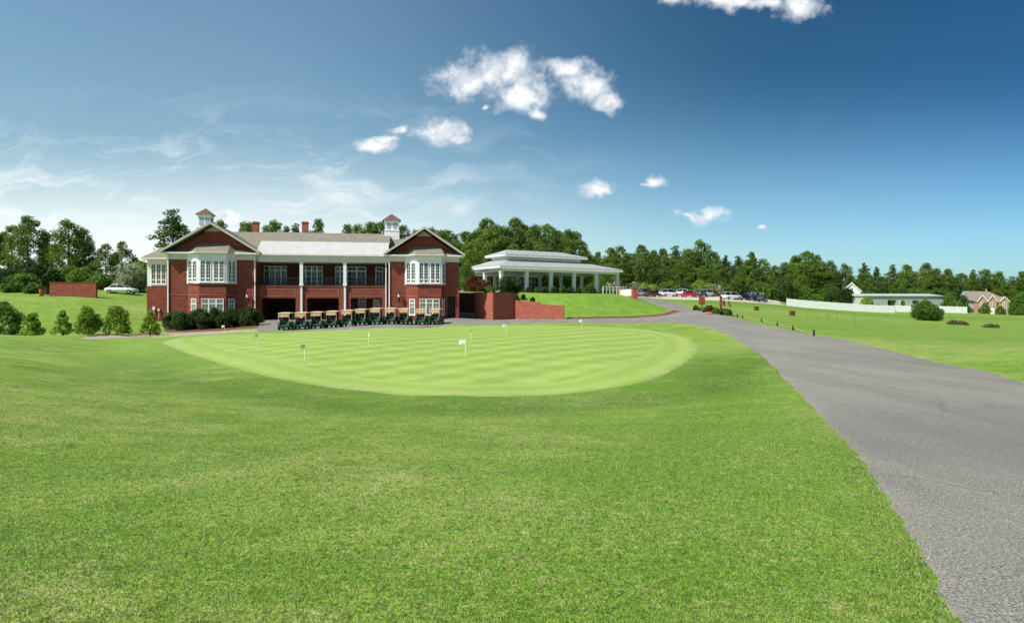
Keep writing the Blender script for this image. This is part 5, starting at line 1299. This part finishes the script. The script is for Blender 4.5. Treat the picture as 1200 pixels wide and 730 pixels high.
# behind the clubhouse
for px, top, Y, kd, wd, lb in [
    (204,243.5,128,'pine',1.25,'tall pine rising alone beside the first cupola'),(214,262,133,'pine',1.2,'lower pine partly behind the clubhouse hip roof'),(256,256,135,'tall',.9,'treetop just showing beside the first cupola'),
    (285,258,140,'tall',.8,'slim treetop just before the first chimney'),(293.5,259,134,'tall',.8,'treetop touching the first chimney'),(312,262,137,'oak',.6,'rounded treetop just past the first chimney'),(320,256,135,'tall',.9,'highest treetop between the two chimneys'),
    (336,263,138,'oak',.6,'low treetop midway between the two chimneys'),(345,260.5,134,'pine',1.1,'pine top just before the second chimney'),(373,254.5,134,'oak',.75,'rounded treetop just past the second chimney'),
    (407,261,140,'oak',.8,'low treetop at the start of the mass beside the second cupola'),(420,261,136,'oak',.9,'treetop in the mass before the second cupola'),(434,258.5,138,'oak',.9,'broad treetop close before the second cupola'),(447,257.5,141,'oak',.9,'treetop directly behind the second cupola'),
    (472,262,140,'oak',.9,'treetop just past the second cupola'),(488,268,138,'oak',.9,'low treetop behind the second gable'),(504,265,139,'tall',1,'treetop behind the peak of the second gable'),(518,268,137,'oak',.9,'treetop just past the peak of the second gable')]:
    plant(px, top, Y, kd, wd, lb, 'trees rising behind the clubhouse')
# the long tree line
SK = [(525,268),(545,270),(558,268),(571,254),(580,262),(590,263),(605,253),(614,262),(628,262),(640,261),(652,268),(664,267),(672,270),(684,288),(700,294),(715,289),(727,287),(740,296),(752,286),(765,292),(778,290),(792,287),(806,290),(821,280),(835,294),(850,298),(865,299),(880,294),(893,302),(907,310),(920,306),(933,298),(945,293),(958,297),(972,304),(990,308),(1013,307),(1028,312),(1045,309),(1062,309),(1085,307),(1098,313),(1112,314),(1126,319),(1140,315),(1156,314),(1170,317),(1185,323),(1199,317),(1218,318),(1240,316),(1265,320)]
zones = [(545, 'behind the pavilion'), (742, 'behind the first parked cars'), (845, 'behind the farther cars'), (925, 'behind the start of the white fence'), (1013, 'behind the metal shed'), (1120, 'behind the brick house')]
def zone(px):
    z = zones[0][1]
    for a, n in zones:
        if px >= a: z = n
    return z
lst = []
for i, (px, top) in enumerate(SK):
    Y = 150 if px < 690 else (208 if px < 925 else 262)
    kd = random.choice(['tall', 'pine', 'oak', 'tall', 'pine']) if px > 690 else random.choice(['tall', 'oak', 'tall'])
    if px in (945, 933, 821): kd = 'oak' if px == 945 else 'tall'
    lst.append((px, top, Y+random.uniform(-4, 6), kd, random.uniform(.95, 1.3), 'skyline'))
for row, (dy, dY, stp) in enumerate(((9, -9, 12), (24, -17, 13.5))):
    px = 548+row*5
    while px < 1275:
        base = np.interp(px, [q[0] for q in SK], [q[1] for q in SK]); Y = (150 if px < 690 else (208 if px < 925 else 262))+dY
        top = min(base+dy+random.uniform(-5, 7), 346)
        if not (row == 1 and px < 740 and top > 320):
            lst.append((px+random.uniform(-3, 3), top, Y+random.uniform(-3, 3), random.choice(['tall', 'oak', 'oak', 'poplar', 'pine'] if row else ['tall', 'oak', 'pine', 'tall']), random.uniform(1.0, 1.4), ('second row', 'front row')[row]))
        px += stp*random.uniform(.8, 1.2)*(1 if px > 690 else 1.2)
cnt = {}
desc = {'pine': 'dark feathery pine', 'tall': 'tall slender broadleaf tree', 'oak': 'broad rounded broadleaf tree', 'poplar': 'narrow dense green tree', 'young': 'young tree'}
for px, top, Y, kd, wd, rw in sorted(lst):
    zn = zone(px); k = (zn, rw); cnt[k] = cnt.get(k, 0)+1
    plant(px, top, Y, kd, wd, '%s, %s from the clubhouse in %s %s' % ({'pine': 'dark pine', 'tall': 'slender tree', 'oak': 'rounded tree', 'poplar': 'narrow tree'}[kd], ORD[cnt[k]-1], rw, zn), 'trees of the long tree line')
# lower growth at the foot of the tree line
k = 0; px = 690
cz = {}
while px < 1270:
    Y = (188 if px < 925 else 236)+random.uniform(-3, 3); top = random.uniform(329, 341) if px < 925 else random.uniform(338, 348)
    x = (px-CX)/F*Y; zg = h1(x, Y); zn = zone(px); cz[zn] = cz.get(zn, 0)+1
    if not (1133 < px < 1192):
        shrub(x, Y, random.uniform(5.5, 8), max(3, EYE+(HZ-top)*Y/F-zg), random.choice([M['shrub'], M['shrub'], M['shrub_bright'], M['shrub_dark'], M['myrtle']] if px < 900 else [M['shrub'], M['shrub_dark'], M['shrub']]),
              'edge bush, %s from the clubhouse in the row %s' % (ORD[cz[zn]-1], zn), 'bushes at the foot of the tree line', name='bush', z=zg, leaf=.22, dens=1.3, seed=300+k)
    k += 1; px += random.uniform(9, 14)
# single trees and bushes on the far side of the range
for i, (px, py, Y, w_, top, mt_, shp, lb) in enumerate([
    (1084,379,112,4.2,353.5,'shrub','round','big round green bush on the range in front of the shorter fence'),(1094,377,116,3.0,359,'shrub','round','lower lobe of bush beside the big round bush'),
    (991,356,212,6.0,338.5,'shrub_dark','round','dark bush over the long fence in front of the white house'),(1015,356,194,3.6,349,'shrub_bright','round','pale bush over the long fence beside the shed end'),(1058,356,200,2,351,'shrub','cone','small plant against the shed front'),
    (1113,362,206,5.4,343,'shrub','cone','pyramid-shaped green tree between shed and brick house'),(1124,366,200,3,352,'shrub','cone','smaller conical tree beside the pyramid-shaped tree')]):
    x = (px-CX)/F*Y; zg = h1(x, Y); shrub(x, Y, w_, EYE+(HZ-top)*Y/F-zg, M[mt_], lb, None, name='bush' if shp == 'round' else 'conifer', z=zg, shape=shp, leaf=.12 if Y < 150 else .18, dens=1.8, seed=400+i)
for px, top, Y, wd, lb in [(1133,352,205,1.0,'small young tree just before the brick house'),(1154,352.5,200,1.15,'young tree in front of the first gable of the brick house'),(1172.5,356,198,1.1,'young tree in front of the last gable of the brick house'),(1187.5,354,196,1.15,'young tree just past the brick house'),(1200,354,204,1.2,'young tree at the picture edge past the brick house')]:
    x = (px-CX)/F*Y; zg = h1(x, Y); shrub(x, Y, 3.0*wd, EYE+(HZ-top-2.5)*Y/F-zg, M['shrub'], lb, 'young trees around the brick house', name='young_tree', z=zg, shape='cone', leaf=.15, dens=1.8, seed=int(px))
for i, (px, py, w_, h_) in enumerate([(1118,380.3,2.4,.45),(1127,381.0,2.2,.4),(1162,384.2,2.2,.35)]):
    g = ground(px, py); shrub(g[0], g[1], w_, h_, M['scrub'], ['low brownish scrub in the dip beyond the big round bush', 'low brownish scrub just past the first patch', 'low dark scrub patch farthest along the dip'][i], None, name='scrub', leaf=.08, seed=430+i)
print('trees', time.time()-T0)

# ------------------------------------------------------------------ sky, sun, camera
SUN_AZ = math.atan2(-.8, -.6); EL = R(49)
world_ = bpy.data.worlds.new('World'); scene.world = world_; world_.use_nodes = True
t = NT(world_)
sky = t.n('ShaderNodeTexSky', sky_type='NISHITA', sun_disc=False, sun_elevation=EL, sun_rotation=SUN_AZ, altitude=0, air_density=1.0, dust_density=.6, ozone_density=2.2)
tc = t.n('ShaderNodeTexCoord').outputs['Generated']
sp = t.n('ShaderNodeSeparateXYZ'); t.l(tc, sp.inputs[0])
ym_ = t.math('MAXIMUM', sp.outputs[1], .08)
gx = t.math('DIVIDE', sp.outputs[0], ym_); gz = t.math('DIVIDE', sp.outputs[2], ym_)
cb = t.n('ShaderNodeCombineXYZ'); t.l(gx, cb.inputs[0]); t.l(gz, cb.inputs[1])
dn1 = t.n('ShaderNodeTexNoise'); dn1.inputs['Scale'].default_value = 16; dn1.inputs['Detail'].default_value = 6; t.l(cb.outputs[0], dn1.inputs['Vector'])
off = t.n('ShaderNodeVectorMath', operation='SUBTRACT'); t.l(dn1.outputs['Color'], off.inputs[0]); off.inputs[1].default_value = (.5, .5, .5)
sc = t.n('ShaderNodeVectorMath', operation='SCALE'); t.l(off.outputs[0], sc.inputs[0]); sc.inputs['Scale'].default_value = .05
q = t.n('ShaderNodeVectorMath', operation='ADD'); t.l(cb.outputs[0], q.inputs[0]); t.l(sc.outputs[0], q.inputs[1])
clouds = [(548,94,44,19),(590,86,48,27),(612,112,42,20),(628,131,15,9),(668,84,24,14),(692,98,34,22),(712,116,20,12),(566,127,7,4),(518,152,32,14),(540,160,14,6),(440,171,25,9),(466,151,11,6),(452,164,16,6),
          (697,221,20,8),(765,213,14,9),(754,216,9,3),(825,247,24,9),(812,249,26,5),(845,2,55,12),(905,6,18,10),(938,10,34,14),(800,-2,30,8),(262,262,20,9),(893,266,5,3)]
dmin = None
for (px, py, rx, ry) in clouds:
    s_ = t.n('ShaderNodeVectorMath', operation='SUBTRACT'); t.l(q.outputs[0], s_.inputs[0]); s_.inputs[1].default_value = ((px-CX)/F, (HZ-py)/F, 0)
    m_ = t.n('ShaderNodeVectorMath', operation='MULTIPLY'); t.l(s_.outputs[0], m_.inputs[0]); m_.inputs[1].default_value = (F/rx/1.15, F/ry/1.15, 0)
    l_ = t.n('ShaderNodeVectorMath', operation='LENGTH'); t.l(m_.outputs[0], l_.inputs[0])
    dmin = l_.outputs['Value'] if dmin is None else t.math('MINIMUM', dmin, l_.outputs['Value'])
fb = t.noise(26, 8, .62, cb.outputs[0], .2); fb2 = t.noise(70, 4, .6, cb.outputs[0])
den = t.math('SUBTRACT', 1.0, dmin); den = t.math('ADD', den, t.math('MULTIPLY', t.math('SUBTRACT', fb, .5), 2.0)); den = t.math('ADD', den, t.math('MULTIPLY', t.math('SUBTRACT', fb2, .5), .5))
near = t.ramp(dmin, 1.45, 1.05)
alpha = t.math('MULTIPLY', t.ramp(den, -.15, .95), near)
q2 = t.n('ShaderNodeVectorMath', operation='ADD'); t.l(q.outputs[0], q2.inputs[0]); q2.inputs[1].default_value = (-.006, .014, 0)
shade = t.ramp(t.math('SUBTRACT', t.noise(22, 4, .5, q.outputs[0]), t.noise(22, 4, .5, q2.outputs[0])), -.1, .05)
# cirrus near the horizon
mp = t.n('ShaderNodeMapping'); t.l(q.outputs[0], mp.inputs[0]); mp.inputs['Scale'].default_value = (2.2, 9, 1); mp.inputs['Rotation'].default_value = (0, 0, R(6))
ci = t.ramp(t.noise(2.4, 8, .62, mp.outputs[0], .8), .44, .78)
az_mask = t.ramp(gx, .25, -.4); el_mask = t.ramp(gz, .34, .12)
low = t.math('MULTIPLY', az_mask, el_mask)
ci = t.math('MULTIPLY', ci, low)
pale = t.math('MULTIPLY', t.ramp(gz, .25, .02), t.ramp(gx, .3, -.55, .0, .95))
skyc = t.mix(1.0, sky.outputs[0], (.98, 1.09, 1.07), 'MULTIPLY')
SKYNODE = skyc
tint = t.mix(t.ramp(gx, -.5, .9), (1.12, 1.1, .98), (.55, .78, .98))
tint2 = t.mix(t.ramp(gz, .05, .45), (.86, .86, .84), (.85, .88, .9))
skyc = t.mix(1.0, skyc, tint, 'MULTIPLY'); skyc = t.mix(1.0, skyc, tint2, 'MULTIPLY')
wr_ = t.math('MULTIPLY', t.ramp(gx, -.4, .42), t.ramp(gz, .06, .36))
skyc = t.mix(wr_, skyc, t.mix(1.0, skyc, (.25, .42, .47), 'MULTIPLY'))
skyc = t.mix(pale, skyc, (8.0, 8.3, 8.45))
skyc = t.mix(t.math('MULTIPLY', ci, .95), skyc, (7.6, 7.8, 8.0))
skyc = t.mix(t.math('MULTIPLY', alpha, .97), skyc, t.mix(shade, (5.6, 6.0, 6.5), (7.8, 7.9, 8.0)))
bg = t.n('ShaderNodeBackground'); t.l(skyc, bg.inputs[0]); bg.inputs[1].default_value = .1
wo = t.n('ShaderNodeOutputWorld'); t.l(bg.outputs[0], wo.inputs[0])

sl = bpy.data.lights.new('sun', 'SUN'); sl.energy = 4.2; sl.angle = R(.53); sl.color = (1, .955, .87)
so = bpy.data.objects.new('sun', sl); col.objects.link(so)
sv = Vector((math.sin(SUN_AZ)*math.cos(EL), math.cos(SUN_AZ)*math.cos(EL), math.sin(EL)))
so.rotation_euler = sv.to_track_quat('Z', 'Y').to_euler(); so.location = (-40, -20, 60)

cd = bpy.data.cameras.new('camera'); cam = bpy.data.objects.new('camera', cd); col.objects.link(cam)
cd.sensor_width = 36; cd.lens = 24; cam.location = (0, 0, EYE); cam.rotation_euler = (R(90), 0, 0)
cd.shift_y = -(365-HZ)/1200; cd.clip_end = 4000; cd.clip_start = .1
scene.camera = cam
vs_ = scene.view_settings; vs_.view_transform = 'Standard'; vs_.look = 'None'; vs_.exposure = 0.45; vs_.gamma = 1
scene.cycles.max_bounces = 6; scene.cycles.diffuse_bounces = 3; scene.cycles.glossy_bounces = 3; scene.cycles.transmission_bounces = 4; scene.cycles.transparent_max_bounces = 6
scene.cycles.use_denoising = True
print('done', time.time()-T0)
